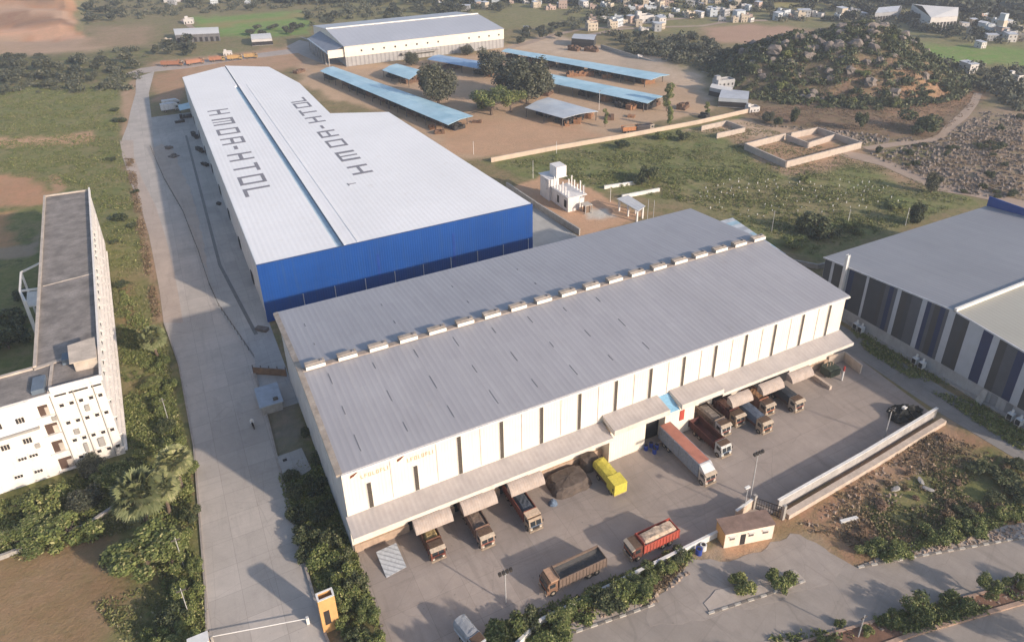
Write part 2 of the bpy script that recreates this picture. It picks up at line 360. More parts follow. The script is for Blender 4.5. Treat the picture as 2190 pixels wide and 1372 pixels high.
# ------------------------------------------------------------------ concrete and roads
def paving(name, c, sx, sy, joint=.55, stain=.5, rough=.85, rot=0., bumpy=.25, stainc=None):
    m, nt, b = new_mat(name)
    co = nt.nodes.new('ShaderNodeTexCoord').outputs['Object']
    if rot:
        mp = nt.nodes.new('ShaderNodeMapping'); mp.inputs['Rotation'].default_value = (0, 0, rot); nt.links.new(co, mp.inputs[0]); co = mp.outputs[0]
    n0 = ramp(nt, noise(nt, co, .05, 6, .65, .7), .3, .7); n1 = ramp(nt, noise(nt, co, .35, 6, .7, .4), .35, .7); n2 = ramp(nt, noise(nt, co, 4., 4, .7), .3, .7)
    lo = tuple(k*.84 for k in c); hi = tuple(k*1.1 for k in c)
    o = mixc(nt, n0, lo, hi); o = mixc(nt, mul(nt, n2, .22), o, tuple(k*.6 for k in c))
    o = mixc(nt, mul(nt, n1, stain*.5), o, stainc or tuple(k*.55 for k in c))
    st = ramp(nt, noise(nt, scaled(nt, co, (.5, .06, 1)), 1.1, 6, .7, .3), .52, .72)
    o = mixc(nt, mul(nt, st, stain*.6), o, tuple(k*.5 for k in c))
    vo = N(nt, 'ShaderNodeTexVoronoi', feature='DISTANCE_TO_EDGE', Scale=.13); dn = N(nt, 'ShaderNodeTexNoise', Scale=.5, Detail=5.); nt.links.new(co, dn.inputs['Vector']); nt.links.new(mixc(nt, .35, co, dn.outputs['Color'], 'ADD'), vo.inputs['Vector'])
    ck = ramp(nt, vo.outputs['Distance'], .007, .002); o = mixc(nt, mul(nt, ck, .22), o, tuple(k*.4 for k in c))
    sp = ramp(nt, noise(nt, co, 1.1, 3, .5), .70, .76); o = mixc(nt, mul(nt, sp, stain*.7), o, tuple(k*.35 for k in c))
    tr = ramp(nt, noise(nt, scaled(nt, co, (.03, .9, 1)), 1.3, 5, .6, .6), .57, .70); o = mixc(nt, mul(nt, tr, stain*.4), o, tuple(k*.55 for k in c))
    if sx:
        br = N(nt, 'ShaderNodeTexBrick', offset=0., Scale=1.); br.inputs['Mortar Size'].default_value = .035; br.inputs['Mortar Smooth'].default_value = .4
        br.inputs['Brick Width'].default_value = sx; br.inputs['Row Height'].default_value = sy
        br.inputs['Color1'].default_value = (.92, .92, .92, 1); br.inputs['Color2'].default_value = (1.06, 1.06, 1.06, 1); br.inputs['Mortar'].default_value = (joint, joint, joint, 1)
        nt.links.new(co, br.inputs['Vector']); o = mixc(nt, 1., o, br.outputs['Color'], 'MULTIPLY')
    nt.links.new(o, b.inputs['Base Color']); b.inputs['Roughness'].default_value = rough; b.inputs['Specular IOR Level'].default_value = .2
    bp = N(nt, 'ShaderNodeBump', Strength=bumpy, Distance=.03); nt.links.new(noise(nt, co, 9., 4, .7), bp.inputs['Height']); nt.links.new(bp.outputs[0], b.inputs['Normal'])
    return m
m_road = paving('concrete_road', (.50, .44, .39), 4.6, 5.0, .7, .55)
m_yard = paving('yard_concrete', (.375, .312, .272), 6.0, 6.0, .76, .7)
m_asph = paving('worn_asphalt', (.36, .305, .262), 0, 0, 1, .7, rot=-.38)
m_apron = paving('pale_dusty_apron', (.45, .375, .325), 0, 0, 1, .6)
m_gutter = paving('grey_side_yard_concrete', (.43, .405, .38), 3., 6., .78, .6)
m_gravel = paving('pale_gravel', (.47, .40, .345), 0, 0, 1, .55, rough=.95, bumpy=.9, stainc=(.28, .2, .14))
def rough(P, amp=.5, step=1.2, seed=1):
    q = random.Random(seed); o = []
    for p, r in zip(P, P[1:]+P[:1]):
        p, r = Vector(p), Vector(r); n = max(1, int((r-p).length/step)); nn = Vector((-(r-p).y, (r-p).x)).normalized()
        for i in range(n): e = p.lerp(r, i/n)+nn*(q.uniform(-amp, amp)*.6+amp*.5*math.sin(i*.9+seed))*(0 if i == 0 else 1); o.append((e.x, e.y))
    return o
road = GP([(330, 153), (318, 200), (325, 260), (330, 320), (365, 385), (400, 460), (432, 560), (452, 625), (470, 665), (545, 770), (548, 800), (575, 905), (600, 1010), (650, 1200), (690, 1340), (712, 1400), (444, 1400),
           (440, 1270), (415, 955), (383, 780), (350, 690), (341, 620), (330, 560), (318, 500), (300, 440), (277, 385), (262, 330), (258, 305), (272, 270), (280, 235), (290, 200), (291, 166)])
sheet('concrete_road', road, .05, m_road)
sheet('dusty_shoulder', GP([(256, 300), (262, 335), (280, 390), (300, 440), (318, 500), (330, 560), (341, 620), (350, 690), (392, 690), (380, 620), (368, 560), (352, 500), (333, 440), (305, 385), (287, 335), (285, 300)]), .062, paving('dusty_shoulder', (.50, .40, .33), 0, 0, 1, .5))
sheet('perimeter_road', GP([(291, 168), (300, 157), (400, 146), (500, 130), (650, 112), (690, 90), (640, 78), (662, 88), (630, 104), (500, 121), (380, 136), (300, 146), (268, 158)]), .034, m_apron)
sheet('side_yard', [(-8, 180), (-11, 300), (-8, 345), (11.5, 345), (11.5, 118), (5, 118), (0, 150)], .03, m_gutter)
yard = [(11.4, 79.6), (11.2, 62), (12.6, 50), (30.8, 55.6), (62.4, 55.9), (68.6, 54.6), (73.4, 55.3), (115.8, 58.1), (118.2, 76.8), (117.2, 90), (112.2, 90), (112.2, 79.6)]
sheet('loading_yard', yard, .06, m_yard)
sheet('pale_rubble_strip', rough(GP([(326, 318), (345, 308), (372, 325), (412, 420), (436, 520), (446, 590), (428, 545), (394, 455), (354, 385)]), .4, 1.5, 2), .07, m_gravel)
sheet('service_lane', [(112.6, 130), (117, 90), (118.3, 76.5), (117.2, 59), (117.8, 43), (118.6, 30), (126.5, 30), (124.6, 62), (125.3, 90), (124.8, 130)], .04, paving('rough_lane_concrete', (.29, .265, .245), 3.5, 5, .8, .9))
sheet('warehouse_side_yard', [(80.6, 149.8), (80.6, 205), (86, 250), (95.2, 205), (97.4, 150), (104, 126.2), (80.6, 126.2)], .04, paving('pale_side_concrete', (.46, .44, .41), 4, 6, .8, .4))
sheet('rear_apron', GP([(612, 100), (640, 86), (668, 92), (735, 132), (700, 140), (650, 120)]), .04, m_apron)
fr = GP([(1080, 1400), (1200, 1358), (1340, 1312), (1480, 1262), (1640, 1196), (1700, 1160), (1755, 1170), (1830, 1212), (2000, 1182), (2200, 1148), (2330, 1128), (2700, 1070), (2700, 1138), (2190, 1244), (1900, 1318), (1740, 1364), (1640, 1400)])
sheet('front_road', fr, .03, m_asph)
sheet('gate_apron', rough(GP([(1385, 1305), (1440, 1235), (1480, 1195), (1560, 1200), (1640, 1170), (1690, 1140), (1745, 1160), (1805, 1205), (1780, 1245), (1640, 1290), (1480, 1325), (1390, 1340)]), .45), .045, paving('trampled_gate_apron', (.38, .32, .275), 0, 0, 1, .8))
sheet('main_road', GP([(1840, 1400), (1960, 1356), (2190, 1290), (2330, 1255), (2700, 1162), (2700, 1400)]), .03, m_asph)
med = MB(); mp = GP([(1640, 1400), (1740, 1366), (1900, 1320), (2190, 1246), (2330, 1217), (2700, 1140), (2700, 1160), (2330, 1253), (2190, 1288), (1960, 1354), (1836, 1400)])
med.prism(mp, 0, .16)
tag(med.build('median', mat('median_earth', (.22, .12, .08), .95, .3, .4, bump=.8)), kind='structure')
mk = MB(); ma = GP([(1836, 1400), (1960, 1354), (2190, 1288), (2330, 1253), (2700, 1160)])
for p, q in zip(ma, ma[1:]): mk.wall(p, q, .3, .55)
ma = GP([(1640, 1400), (1740, 1366), (1900, 1320), (2190, 1246), (2330, 1217), (2700, 1140)])
for p, q in zip(ma, ma[1:]): mk.wall(p, q, .27, .35)
tag(mk.build('median_kerb', mat('kerb_reddish_stone', (.40, .27, .2), .9, .2, .7)), kind='structure')
for nm, pts in (('gravel_verge', [(1840, 1208), (1960, 1150), (2190, 1118), (2330, 1100), (2700, 1046), (2700, 1070), (2330, 1128), (2190, 1148), (2000, 1182), (1835, 1212)]),
                ('gravel_strip', [(1505, 1290), (1530, 1262), (1700, 1218), (1722, 1240), (1640, 1270), (1520, 1310)]),
                ('gravel_shoulder', [(1210, 1345), (1240, 1310), (1350, 1285), (1380, 1300), (1340, 1312), (1200, 1360)])):
    sheet(nm, rough(GP(pts), .3, 1.0, 3), .12, m_gravel)
kb = MB(); pts = GP([(1835, 1213), (2000, 1183), (2190, 1149), (2330, 1127), (2700, 1069)]); k = 0
def kerb_row(kb, pts, l=1.0):
    k = 0
    for p, q in zip(pts, pts[1:]):
        p, q = Vector(p), Vector(q); n = max(1, int((q-p).length/l))
        for i in range(n):
            kb.wall(p.lerp(q, i/n), p.lerp(q, (i+.93)/n), .22, .3, 0, k % 2); k += 1
kerb_row(kb, pts)
kerb_row(kb, GP([(1200, 1362), (1340, 1314), (1400, 1292)])); kerb_row(kb, GP([(1515, 1312), (1640, 1272), (1722, 1242)]))
tag(kb.build('painted_kerb', [mat('kerb_white', (.46, .42, .37), .9, .2, 2), mat('kerb_black', (.2, .175, .155), .9, .3, 2)]), kind='structure')
kl = MB(); kp = GP([(444, 1400), (440, 1270), (415, 955), (383, 780), (352, 692)])
for p, q in zip(kp, kp[1:]): kl.wall(p, q, .25, .3)
kp = GP([(712, 1400), (690, 1340), (650, 1200), (600, 1010), (575, 905), (545, 800)])
for p, q in zip(kp, kp[1:]): kl.wall(p, q, .35, .35)
tag(kl.build('road_kerb', mat('kerb_concrete', (.36, .31, .27), .9, .2, .8)), kind='structure')
# ------------------------------------------------------------------ front warehouse
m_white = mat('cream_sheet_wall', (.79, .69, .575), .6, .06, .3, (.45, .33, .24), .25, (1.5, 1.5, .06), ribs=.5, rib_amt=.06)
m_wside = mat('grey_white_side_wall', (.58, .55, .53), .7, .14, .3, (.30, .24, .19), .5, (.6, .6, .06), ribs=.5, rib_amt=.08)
m_roof = mat('grey_roof_sheet', (.335, .322, .338), .5, .05, .08, (.2, .18, .18), .25, (.5, .06, .5), ribs=1.0, rib_amt=.08, sheets=(1.0, 7.8), spots=((.24, .19, .15), .3), spec=.3)
m_seam = mat('roof_seam_dark', (.17, .165, .18), .7)
m_trim = mat('pale_metal_trim', (.66, .63, .60), .55, .1, 1.)
m_verge = mat('weathered_brown_verge', (.36, .30, .25), .85, .35, .6, (.42, .30, .2), .5)
m_dark = mat('dark_opening', (.02, .02, .022), .9)
m_win = mat('brown_grey_louvre', (.085, .07, .058), .55, .2, 2., ribs=.35, rib_axis='Z', rib_amt=.5)
m_plinth = mat('stained_tan_plinth', (.46, .33, .24), .9, .2, .7, (.22, .15, .11), .6)
m_conc = mat('bare_concrete', (.36, .33, .30), .9, .2, .7, (.17, .15, .13), .5)
m_canopy = mat('canopy_sheet', (.40, .36, .345), .6, .1, .4, (.28, .24, .21), .35, (.4, .4, .4), ribs=.8, rib_amt=.04)
m_fascia = mat('canopy_fascia', (.62, .56, .50), .6, .1, .6, (.4, .3, .22), .35)
m_awn = mat('dusty_awning_sheet', (.40, .325, .28), .75, .15, 1.2, (.35, .22, .14), .5, (1, 1, 1), ribs=.4, rib_amt=.1)
m_vent = mat('vent_white', (.75, .70, .62), .6, .06, 1.)
X0, X1, Y0, Y1, YR, ZE, ZR = 11.4, 112.3, 78.8, 125.8, 102.4, 16.2, 18.1
fw = thing('front_warehouse', 'long grey roofed warehouse with cream front wall and row of ridge vents', 'warehouse', (X0, Y0, 0))
b = MB()
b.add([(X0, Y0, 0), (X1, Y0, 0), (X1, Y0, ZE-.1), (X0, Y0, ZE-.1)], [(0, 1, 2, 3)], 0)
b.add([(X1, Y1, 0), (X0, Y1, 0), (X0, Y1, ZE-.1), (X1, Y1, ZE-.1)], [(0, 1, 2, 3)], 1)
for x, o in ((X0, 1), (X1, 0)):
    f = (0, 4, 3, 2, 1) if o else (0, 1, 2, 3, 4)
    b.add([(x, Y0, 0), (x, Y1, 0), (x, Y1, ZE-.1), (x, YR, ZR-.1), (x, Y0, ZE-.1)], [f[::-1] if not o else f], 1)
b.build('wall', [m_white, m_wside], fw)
b = MB()
for ya, yb, za, zb in ((Y0-.45, YR, ZE-.02, ZR), (YR, Y1+.45, ZR, ZE-.02)):
    bt = [(X0-.1, ya, za), (X1+.3, ya, za), (X1+.3, yb, zb), (X0-.1, yb, zb)]
    b.hexa([(x, y, z-.12) for x, y, z in bt], [(x, y, z+.03) for x, y, z in bt], 0)
def roof_z(y): return ZE + (ZR-ZE)*(1-abs(y-YR)/(YR-Y0))
for k in range(14):                                     # lapped sheet ends that show as short dark dashes
    for y, l in ((98.4, 1.6), (90.4, 1.8), (83.0, 2.0), (110, .9), (118, .9)):
        x = 15.1+7.42*k; 
        if k > 7 or y > 100 and k % 2: continue
        l *= (.55+.45*((k*7+int(y)) % 5)/4)*(1 if y < 100 else .7)*(1-.05*k)
        b.hexa([(x-.05, y-l, roof_z(y-l)+.03), (x+.05, y-l, roof_z(y-l)+.03), (x+.05, y+l, roof_z(y+l)+.03), (x-.05, y+l, roof_z(y+l)+.03)],
               [(x-.05, y-l, roof_z(y-l)+.1), (x+.05, y-l, roof_z(y-l)+.1), (x+.05, y+l, roof_z(y+l)+.1), (x-.05, y+l, roof_z(y+l)+.1)], 1)
rf = b.build('roof', [m_roof, m_seam], fw)
b = MB()
for ya, yb in ((Y0-.45, YR), (YR, Y1+.45)):
    za, zb = roof_z(ya), roof_z(yb)
    b.hexa([(X0-.75, ya, za-.35), (X0-.1, ya, za-.35), (X0-.1, yb, zb-.35), (X0-.75, yb, zb-.35)], [(X0-.75, ya, za+.0), (X0+.15, ya, za+.12), (X0+.15, yb, zb+.12), (X0-.75, yb, zb+.0)])
b.build('verge', m_verge, fw)
b = MB(); b.box(X0-.1, X1+.3, Y0-.72, Y0-.452, ZE-.42, ZE-.1); b.build('gutter', m_trim, fw)
b = MB(); b.hexa([(X0, YR-.7, ZR-.0), (X1, YR-.7, ZR-.0), (X1, YR+.7, ZR-.0), (X0, YR+.7, ZR-.0)], [(X0, YR-.5, ZR+.16), (X1, YR-.5, ZR+.16), (X1, YR+.5, ZR+.16), (X0, YR+.5, ZR+.16)])
rc = b.build('ridge_cap', mat('rusty_ridge_cap', (.33, .27, .23), .8, .25, .8, (.25, .16, .1), .5), fw)
for k in range(19):
    x = 13.6+5.43*k; b = MB()
    b.hexa([(x-1.6, YR-.62, ZR+.12), (x+1.6, YR-.62, ZR+.12), (x+1.6, YR+.62, ZR+.12), (x-1.6, YR+.62, ZR+.12)], [(x-1.6, YR-.72, ZR+.85), (x+1.6, YR-.72, ZR+.85), (x+1.6, YR+.72, ZR+.85), (x-1.6, YR+.72, ZR+.85)], 1)
    b.hexa([(x-1.65, YR-.5, ZR+.85), (x+1.65, YR-.5, ZR+.85), (x+1.65, YR+.74, ZR+.85), (x-1.65, YR+.74, ZR+.85)], [(x-1.65, YR-.2, ZR+1.0), (x+1.65, YR-.2, ZR+1.0), (x+1.65, YR+.6, ZR+1.0), (x-1.65, YR+.6, ZR+1.0)], 1)
    b.box(x-1.62, x+1.62, YR-.83, YR-.73, ZR+.24, ZR+.86, 0)
    b.box(x+.9, x+1.3, YR-.2, YR+.2, ZR+1.0, ZR+1.2, 2)
    b.build('ridge_vent', [m_vent, m_verge, m_seam], fw)
for k in range(14):
    x = 15.05+7.165*k; zt = 12.5 if k < 2 else 15.1
    b = MB(); b.box(x-.32, x+.32, Y0-.06, Y0-.02, 7.6, zt, 0); wd = b.build('window', m_win, fw)
    b = MB()
    for u, v, p, q in ((x-.38, x-.32, 7.5, zt+.1), (x+.32, x+.38, 7.5, zt+.1), (x-.32, x+.32, zt, zt+.1)): b.box(u, v, Y0-.09, Y0-.02, p, q)
    b.build('window_frame', m_trim, wd)
    if k < 13:
        x = 18.5+7.22*k; b = MB(); b.box(x-.06, x+.06, Y0-.10, Y0-.02, 7.8, ZE-.42); b.build('downpipe', mat('grey_downpipe', (.60, .56, .55), .6) if k == 0 else bpy.data.materials['grey_downpipe'], fw)
# canopy in three lengths over the docks
def canopy(x0, x1, zi, zo, yo=75.9, fz=.65):
    b = MB(); b.hexa([(x0, yo, zo-.12), (x1, yo, zo-.12), (x1, Y0-.02, zi-.12), (x0, Y0-.02, zi-.12)], [(x0, yo, zo), (x1, yo, zo), (x1, Y0-.02, zi), (x0, Y0-.02, zi)])
    c = b.build('canopy', m_canopy, fw)
    b = MB(); b.box(x0, x1, yo-.14, yo-.002, zo-fz, zo+.04)
    for xe in (x0, x1-.12): b.hexa([(xe, yo, zo-fz), (xe+.12, yo, zo-fz), (xe+.12, Y0-.03, zi-fz*.8), (xe, Y0-.03, zi-fz*.8)], [(xe, yo, zo-.13), (xe+.12, yo, zo-.13), (xe+.12, Y0-.03, zi-.13), (xe, Y0-.03, zi-.13)])
    b.build('fascia', m_fascia, c)
    return c
canopy(11.1, 55.4, 7.5, 6.8, 75.12); canopy(55.5, 67.0, 8.75, 8.15, 75.1, 1.0); canopy(69.6, 79.0, 8.75, 8.15, 75.1, 1.0); canopy(79.1, 112.6, 7.95, 7.0, 75.3)
b = MB(); b.hexa([(67.05, 75.4, 7.0), (69.55, 75.4, 7.0), (69.55, Y0-.02, 8.2), (67.05, Y0-.02, 8.2)], [(67.05, 75.4, 7.06), (69.55, 75.4, 7.06), (69.55, Y0-.02, 8.26), (67.05, Y0-.02, 8.26)])
b.build('skylight_panel', mat('blue_translucent_sheet', (.22, .42, .58), .4, .2, 1.5), fw)
for xa, xb in ((11.6, 20.2), (25.4, 27.8), (33, 35.8), (41, 55.6), (74.2, 80.6), (84.6, 87.8), (92.3, 95.2), (99.8, 112.2)):
    b = MB(); b.box(xa, xb, Y0-.35, Y0-.01, .0, 1.5); b.build('plinth', m_plinth, fw)
for xa, xb in ((55.7, 63.2), (67.4, 74.0)): b = MB(); b.box(xa, xb, 76.5, Y0-.01, .0, 7.15); ob = b.build('office_annex', m_white, fw)
b = MB(); b.box(70.6, 71.6, 76.4, 76.49, 3.2, 5.4); b.build('door', mat('red_painted_door', (.42, .07, .05), .5), ob)
b = MB(); b.box(63.3, 67.3, 78.1, Y0-.01, .05, 5.6); b.build('loading_bay', m_dark, fw)
# rolled sheet awnings over the dock bays
AWN = [(19.8, 25.7), (27.4, 33.1), (35.4, 41.4), (80.0, 84.9), (87.3, 92.6), (94.6, 100.2)]
for xa, xb in AWN:
    b = MB(); b.box(xa+.3, xb-.3, Y0-.1, Y0-.01, .1, 4.9); dd = b.build('dock_door', m_dark, fw)
    b = MB(); pr = []
    for i in range(7):
        t = i/6; y = 74.94-1.65*math.sin(t*1.35)/math.sin(1.35); z = 6.12-1.4*(1-math.cos(t*1.35))/(1-math.cos(1.35)); pr.append((y, z))
    for (ya, za), (yb, zb) in zip(pr, pr[1:]):
        b.hexa([(xa, yb, zb-.06), (xb, yb, zb-.06), (xb, ya, za-.06), (xa, ya, za-.06)], [(xa, yb, zb), (xb, yb, zb), (xb, ya, za), (xa, ya, za)])
    for x in (xa+.02, xb-.06):
        b.add([(x, y, z-.07) for y, z in pr]+[(x+.04, y, z-.07) for y, z in pr]+[(x, 74.94, 4.6), (x+.04, 74.94, 4.6)], [tuple(range(7))+(14,), tuple(range(7, 14))[::-1]+(15,)][0:2] if False else [tuple(range(7))+(14,), (15,)+tuple(range(13, 6, -1))])
    b.build('awning', m_awn, fw)
# faded sign strokes on the first two bays (too worn to read)
for x0, zt in ((12.6, 15.4), (19.6, 15.4)):
    b = MB(); y = Y0-.05
    b.hexa([(x0, y-.03, zt-1.0), (x0+.55, y-.03, zt-.75), (x0+.55, y, zt-.75), (x0, y, zt-1.0)], [(x0, y-.03, zt-.55), (x0+1.3, y-.03, zt-.12), (x0+1.3, y, zt-.12), (x0, y, zt-.55)], 0)
    x = x0+1.5
    for g in ('|_', '|-', 'o', '|_', 'o', '|-', '|_', '|'):
        z0 = zt-1.75; z1 = zt-1.05
        if g[0] == '|': b.box(x, x+.1, y-.03, y, z0, z1, 1); w_ = .18
        if '_' in g: b.box(x+.1, x+.34, y-.03, y, z0, z0+.1, 1); w_ = .5
        if '-' in g: b.box(x+.1, x+.34, y-.03, y, z0+.3, z0+.4, 1); b.box(x+.1, x+.34, y-.03, y, z1-.1, z1, 1); w_ = .5
        if g == 'o':
            b.box(x, x+.1, y-.03, y, z0, z1, 1); b.box(x+.3, x+.4, y-.03, y, z0, z1, 1); b.box(x+.1, x+.3, y-.03, y, z0, z0+.1, 1); b.box(x+.1, x+.3, y-.03, y, z1-.1, z1, 1); w_ = .56
        x += w_+.05
    b.build('sign_lettering', [mat('sign_maroon', (.16, .05, .03), .7) if x0 < 15 else bpy.data.materials['sign_maroon'], mat('sign_faded_orange', (.58, .38, .27), .7) if x0 < 15 else bpy.data.materials['sign_faded_orange']], fw)

# ------------------------------------------------------------------ blue fronted warehouse with lettered white roof
m_wroof = mat('white_roof_sheet', (.78, .755, .745), .55, .04, .05, (.62, .52, .42), .2, (.3, .3, .3), ribs=1.2, rib_amt=.015, spec=.3, spots=((.5, .38, .27), .25))
m_blue = mat('royal_blue_sheet', (.006, .058, .245), .5, .1, .1, (.03, .07, .16), .6, (.7, .7, .04), ribs=.6, rib_amt=.12, sheets=(1.2, 50.))
m_letter = mat('grey_roof_paint', (.22, .21, .23), .8, .2, 1.5)
bw = thing('lettered_roof_warehouse', 'white roofed warehouse with royal blue end wall and grey block letters on its roof', 'warehouse', (11.3, 150.4, 0))
ZL = 14.9
outL = [(11.3, 150.5), (29.4, 150.5), (29.4, 361), (11.2, 349)]
outG = [(29.4, 150.5), (31.0, 150.5), (31.0, 362.2), (29.4, 361)]
outR = [(31.0, 150.5), (80.5, 150.5), (74.2, 249.9), (54.9, 259.2), (54.6, 310.5), (48.6, 349), (31.0, 362.2)]
b = MB()
foot = [(11.45, 150.45), (80.3, 150.45), (74.0, 249.8), (54.8, 259.0), (54.5, 310.3), (48.5, 348.8), (31.0, 361.9), (11.35, 348.9)]
n = len(foot)
for i in range(n):
    p, q = foot[i], foot[(i+1) % n]; zt = ZL-.2
    b.add([(p[0], p[1], 0), (q[0], q[1], 0), (q[0], q[1], zt), (p[0], p[1], zt)], [(0, 1, 2, 3)], 0)
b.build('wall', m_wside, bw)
b = MB(); b.prism(outL, ZL-.15, ZL); b.build('roof', m_wroof, bw)
b = MB(); b.prism([(31.0, 150.5), (80.5, 150.5), (74.2, 249.9), (54.9, 259.2), (54.6, 310.5), (48.6, 349), (31.0, 362.2)], ZL-.15, ZL+.12)
b.box(31.0, 31.35, 150.6, 362, ZL+.12, ZL+.3); b.box(34.2, 34.5, 150.8, 320, ZL+.12, ZL+.22); b.build('raised_roof', m_wroof, bw)
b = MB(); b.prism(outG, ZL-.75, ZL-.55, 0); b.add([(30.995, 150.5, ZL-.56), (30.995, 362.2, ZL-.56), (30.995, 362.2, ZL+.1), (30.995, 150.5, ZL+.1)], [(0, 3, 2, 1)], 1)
b.box(29.4, 30.6, 320, 361, ZL-.545, ZL-.03, 2); b.build('valley_gutter', [mat('gutter_shade_blue', (.50, .63, .70), .5, .12, .4), mat('gutter_face_shade', (.16, .17, .21), .6), m_wroof], bw)  # blue floor and dark face paint the shade inside the gutter
b = MB(); b.box(11.2, 80.6, 150.15, 150.4, .2, ZL+.1, 0); b.box(80.45, 80.6, 150.4, 151.4, .2, ZL+.1, 0); b.box(11.15, 80.65, 150.1, 150.42, ZL+.1, ZL+.22, 1)
b.build('blue_end_wall', [m_blue, mat('navy_cap_flashing', (.03, .06, .16), .5)], bw)
b = MB(); b.box(38.2, 38.8, 150.10, 150.15, 1, 11); b.box(57.8, 58.4, 150.10, 150.15, 1, 12)
b.build('dark_streak_panel', mat('dark_blue_panel', (.012, .05, .24), .5), bw)  # two upright strips in a darker blue
for i in range(9):
    x = 20+7.4*i; b = MB(); b.tube((x, 150.0, .3), (x, 150.0, 5.4), .09, n=6); b.build('downpipe', mat('light_downpipe', (.5, .52, .58), .6) if i == 0 else bpy.data.materials['light_downpipe'], bw)
b = MB(); b.box(11.18, 11.42, 151.5, 348.5, ZL-.55, ZL-.16); b.build('eave_gutter', m_trim, bw)
for yy in list(range(170, 345, 22)): b = MB(); b.box(11.2, 11.44, yy, yy+3.2, .1, 2.8); b.build('roller_door', m_dark, bw)
# block letters: (u0,u1,v0,v1) bars on a unit cell, u along reading direction, v up
T = .19
GLY = {'H': [(0, T, 0, 1), (1-T, 1, 0, 1), (T, 1-T, .42, .58)], 'M': [(0, T, 0, 1), (1-T, 1, 0, 1), (.44, .56, 0, .88), (T, 1-T, .86, 1)],
       'D': [(0, T, 0, 1), (1-T, 1, 0, 1), (T, 1-T, 0, .14), (T, 1-T, .86, 1)], 'A': [(0, T, 0, 1), (1-T, 1, 0, 1), (T, 1-T, .86, 1), (T, 1-T, .40, .54)],
       '-': [(.25, .75, .40, .56)], 'T': [(.4, .6, 0, .86), (0, 1, .86, 1)], 'L': [(0, T, 0, 1), (T, .85, 0, .14)]}
def roof_text(text, ys, v_lo, v_hi, z, sign, wid):
    for i, (ch, y) in enumerate(zip(text, ys)):
        b = MB(); wl = wid*(1.2 if ch == 'M' else 1.)
        for u0, u1, v0, v1 in GLY[ch]:
            ya = y-sign*(.5-u0)*wl*1. ; yb = y-sign*(.5-u1)*wl
            xa, xb = v_lo+(v_hi-v_lo)*v0, v_lo+(v_hi-v_lo)*v1
            b.box(min(xa, xb), max(xa, xb), min(ya, yb), max(ya, yb), z, z+.03)
        b.build('roof_letter', m_letter, bw)
roof_text('HMDA-HTDL', (282.3, 268.8, 255.9, 244.4, 236.6, 226.8, 215.6, 205., 194.6), 15.1, 22.4, ZL+.004, -1, 7.2)
roof_text('HMDA-HTDL', (197.2, 210.7, 224.3, 235.5, 244., 254., 264.6, 275.3, 284.3), 51.2, 45.2, ZL+.124, 1, 7.6)
b = MB(); b.box(42.2, 44.2, 187.0, 187.5, ZL+.125, ZL+.16); b.box(41.8, 42.19, 186.2, 188.2, ZL+.125, ZL+.155); b.build('roof_paint_mark', m_letter, bw)

# ------------------------------------------------------------------ striped warehouse on the right
rw = thing('striped_wall_warehouse', 'grey roofed warehouse with dark navy and grey vertical wall stripes at right', 'warehouse', (127.4, 66, 0))
YA, YB, YM, ZA, ZM = 34., 96.6, 66.2, 12.4, 15.1
def rz(y): return ZM-(ZM-ZA)*(abs(y-YM)/((YB-YM) if y > YM else (YM-YA)))
b = MB()
for x, o in ((127.5, 1), (186, 0)):
    f = (0, 4, 3, 2, 1); b.add([(x, YA, 0), (x, YB, 0), (x, YB, ZA-.1), (x, YM, ZM-.1), (x, YA, ZA-.1)], [f if o else f[::-1]])
b.add([(127.5, YA, 0), (186, YA, 0), (186, YA, ZA-.1), (127.5, YA, ZA-.1)], [(0, 1, 2, 3)]); b.add([(127.5, YB, 0), (186, YB, 0), (186, YB, ZA-.1), (127.5, YB, ZA-.1)], [(0, 3, 2, 1)])
b.build('wall', mat('grey_base_wall', (.36, .35, .35), .85, .15, .4, (.2, .19, .18), .5), rw)
m_roof2 = mat('shaded_blue_grey_roof_sheet', (.275, .268, .28), .5, .06, .06, (.25, .27, .3), .25, (.06, .5, .5), ribs=1., rib_axis='X', rib_amt=.08, sheets=(1., 10.), spots=((.2, .18, .16), .3))  # slope turned from the sun, its greyer shade put into the colour
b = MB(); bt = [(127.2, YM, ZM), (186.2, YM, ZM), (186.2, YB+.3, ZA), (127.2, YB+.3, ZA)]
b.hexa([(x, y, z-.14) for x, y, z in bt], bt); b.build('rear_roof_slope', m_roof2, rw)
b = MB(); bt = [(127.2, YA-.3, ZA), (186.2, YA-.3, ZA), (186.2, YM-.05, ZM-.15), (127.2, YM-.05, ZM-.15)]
b.hexa([(x, y, z-.14) for x, y, z in bt], bt); b.build('front_roof_slope', mat('sunlit_greenish_roof_sheet', (.335, .32, .28), .5, .06, .06, (.3, .3, .25), .25, (.06, .5, .5), ribs=1., rib_amt=.1), rw)  # slope facing the sun, its brighter light put into the colour
b = MB(); b.box(127.2, 186.2, YM-.35, YM+.15, ZM-.1, ZM+.5); b.build('ridge_parapet', m_vent, rw)
b = MB(); 
for ya, yb in ((YM+.2, YB+.3), (YA-.3, YM-.4)): b.hexa([(126.95, ya, rz(ya)-.2), (127.19, ya, rz(ya)-.2), (127.19, yb, rz(yb)-.2), (126.95, yb, rz(yb)-.2)], [(126.95, ya, rz(ya)+.1), (127.19, ya, rz(ya)+.1), (127.19, yb, rz(yb)+.1), (126.95, yb, rz(yb)+.1)])
b.build('verge_trim', mat('light_grey_trim', (.46, .46, .48), .6), rw)
b = MB(); b.box(186.25, 186.6, 60, YB+.4, ZA-1.5, ZA+2.6); b.build('blue_parapet', mat('navy_fascia', (.016, .06, .24), .55, .1, .2), rw)
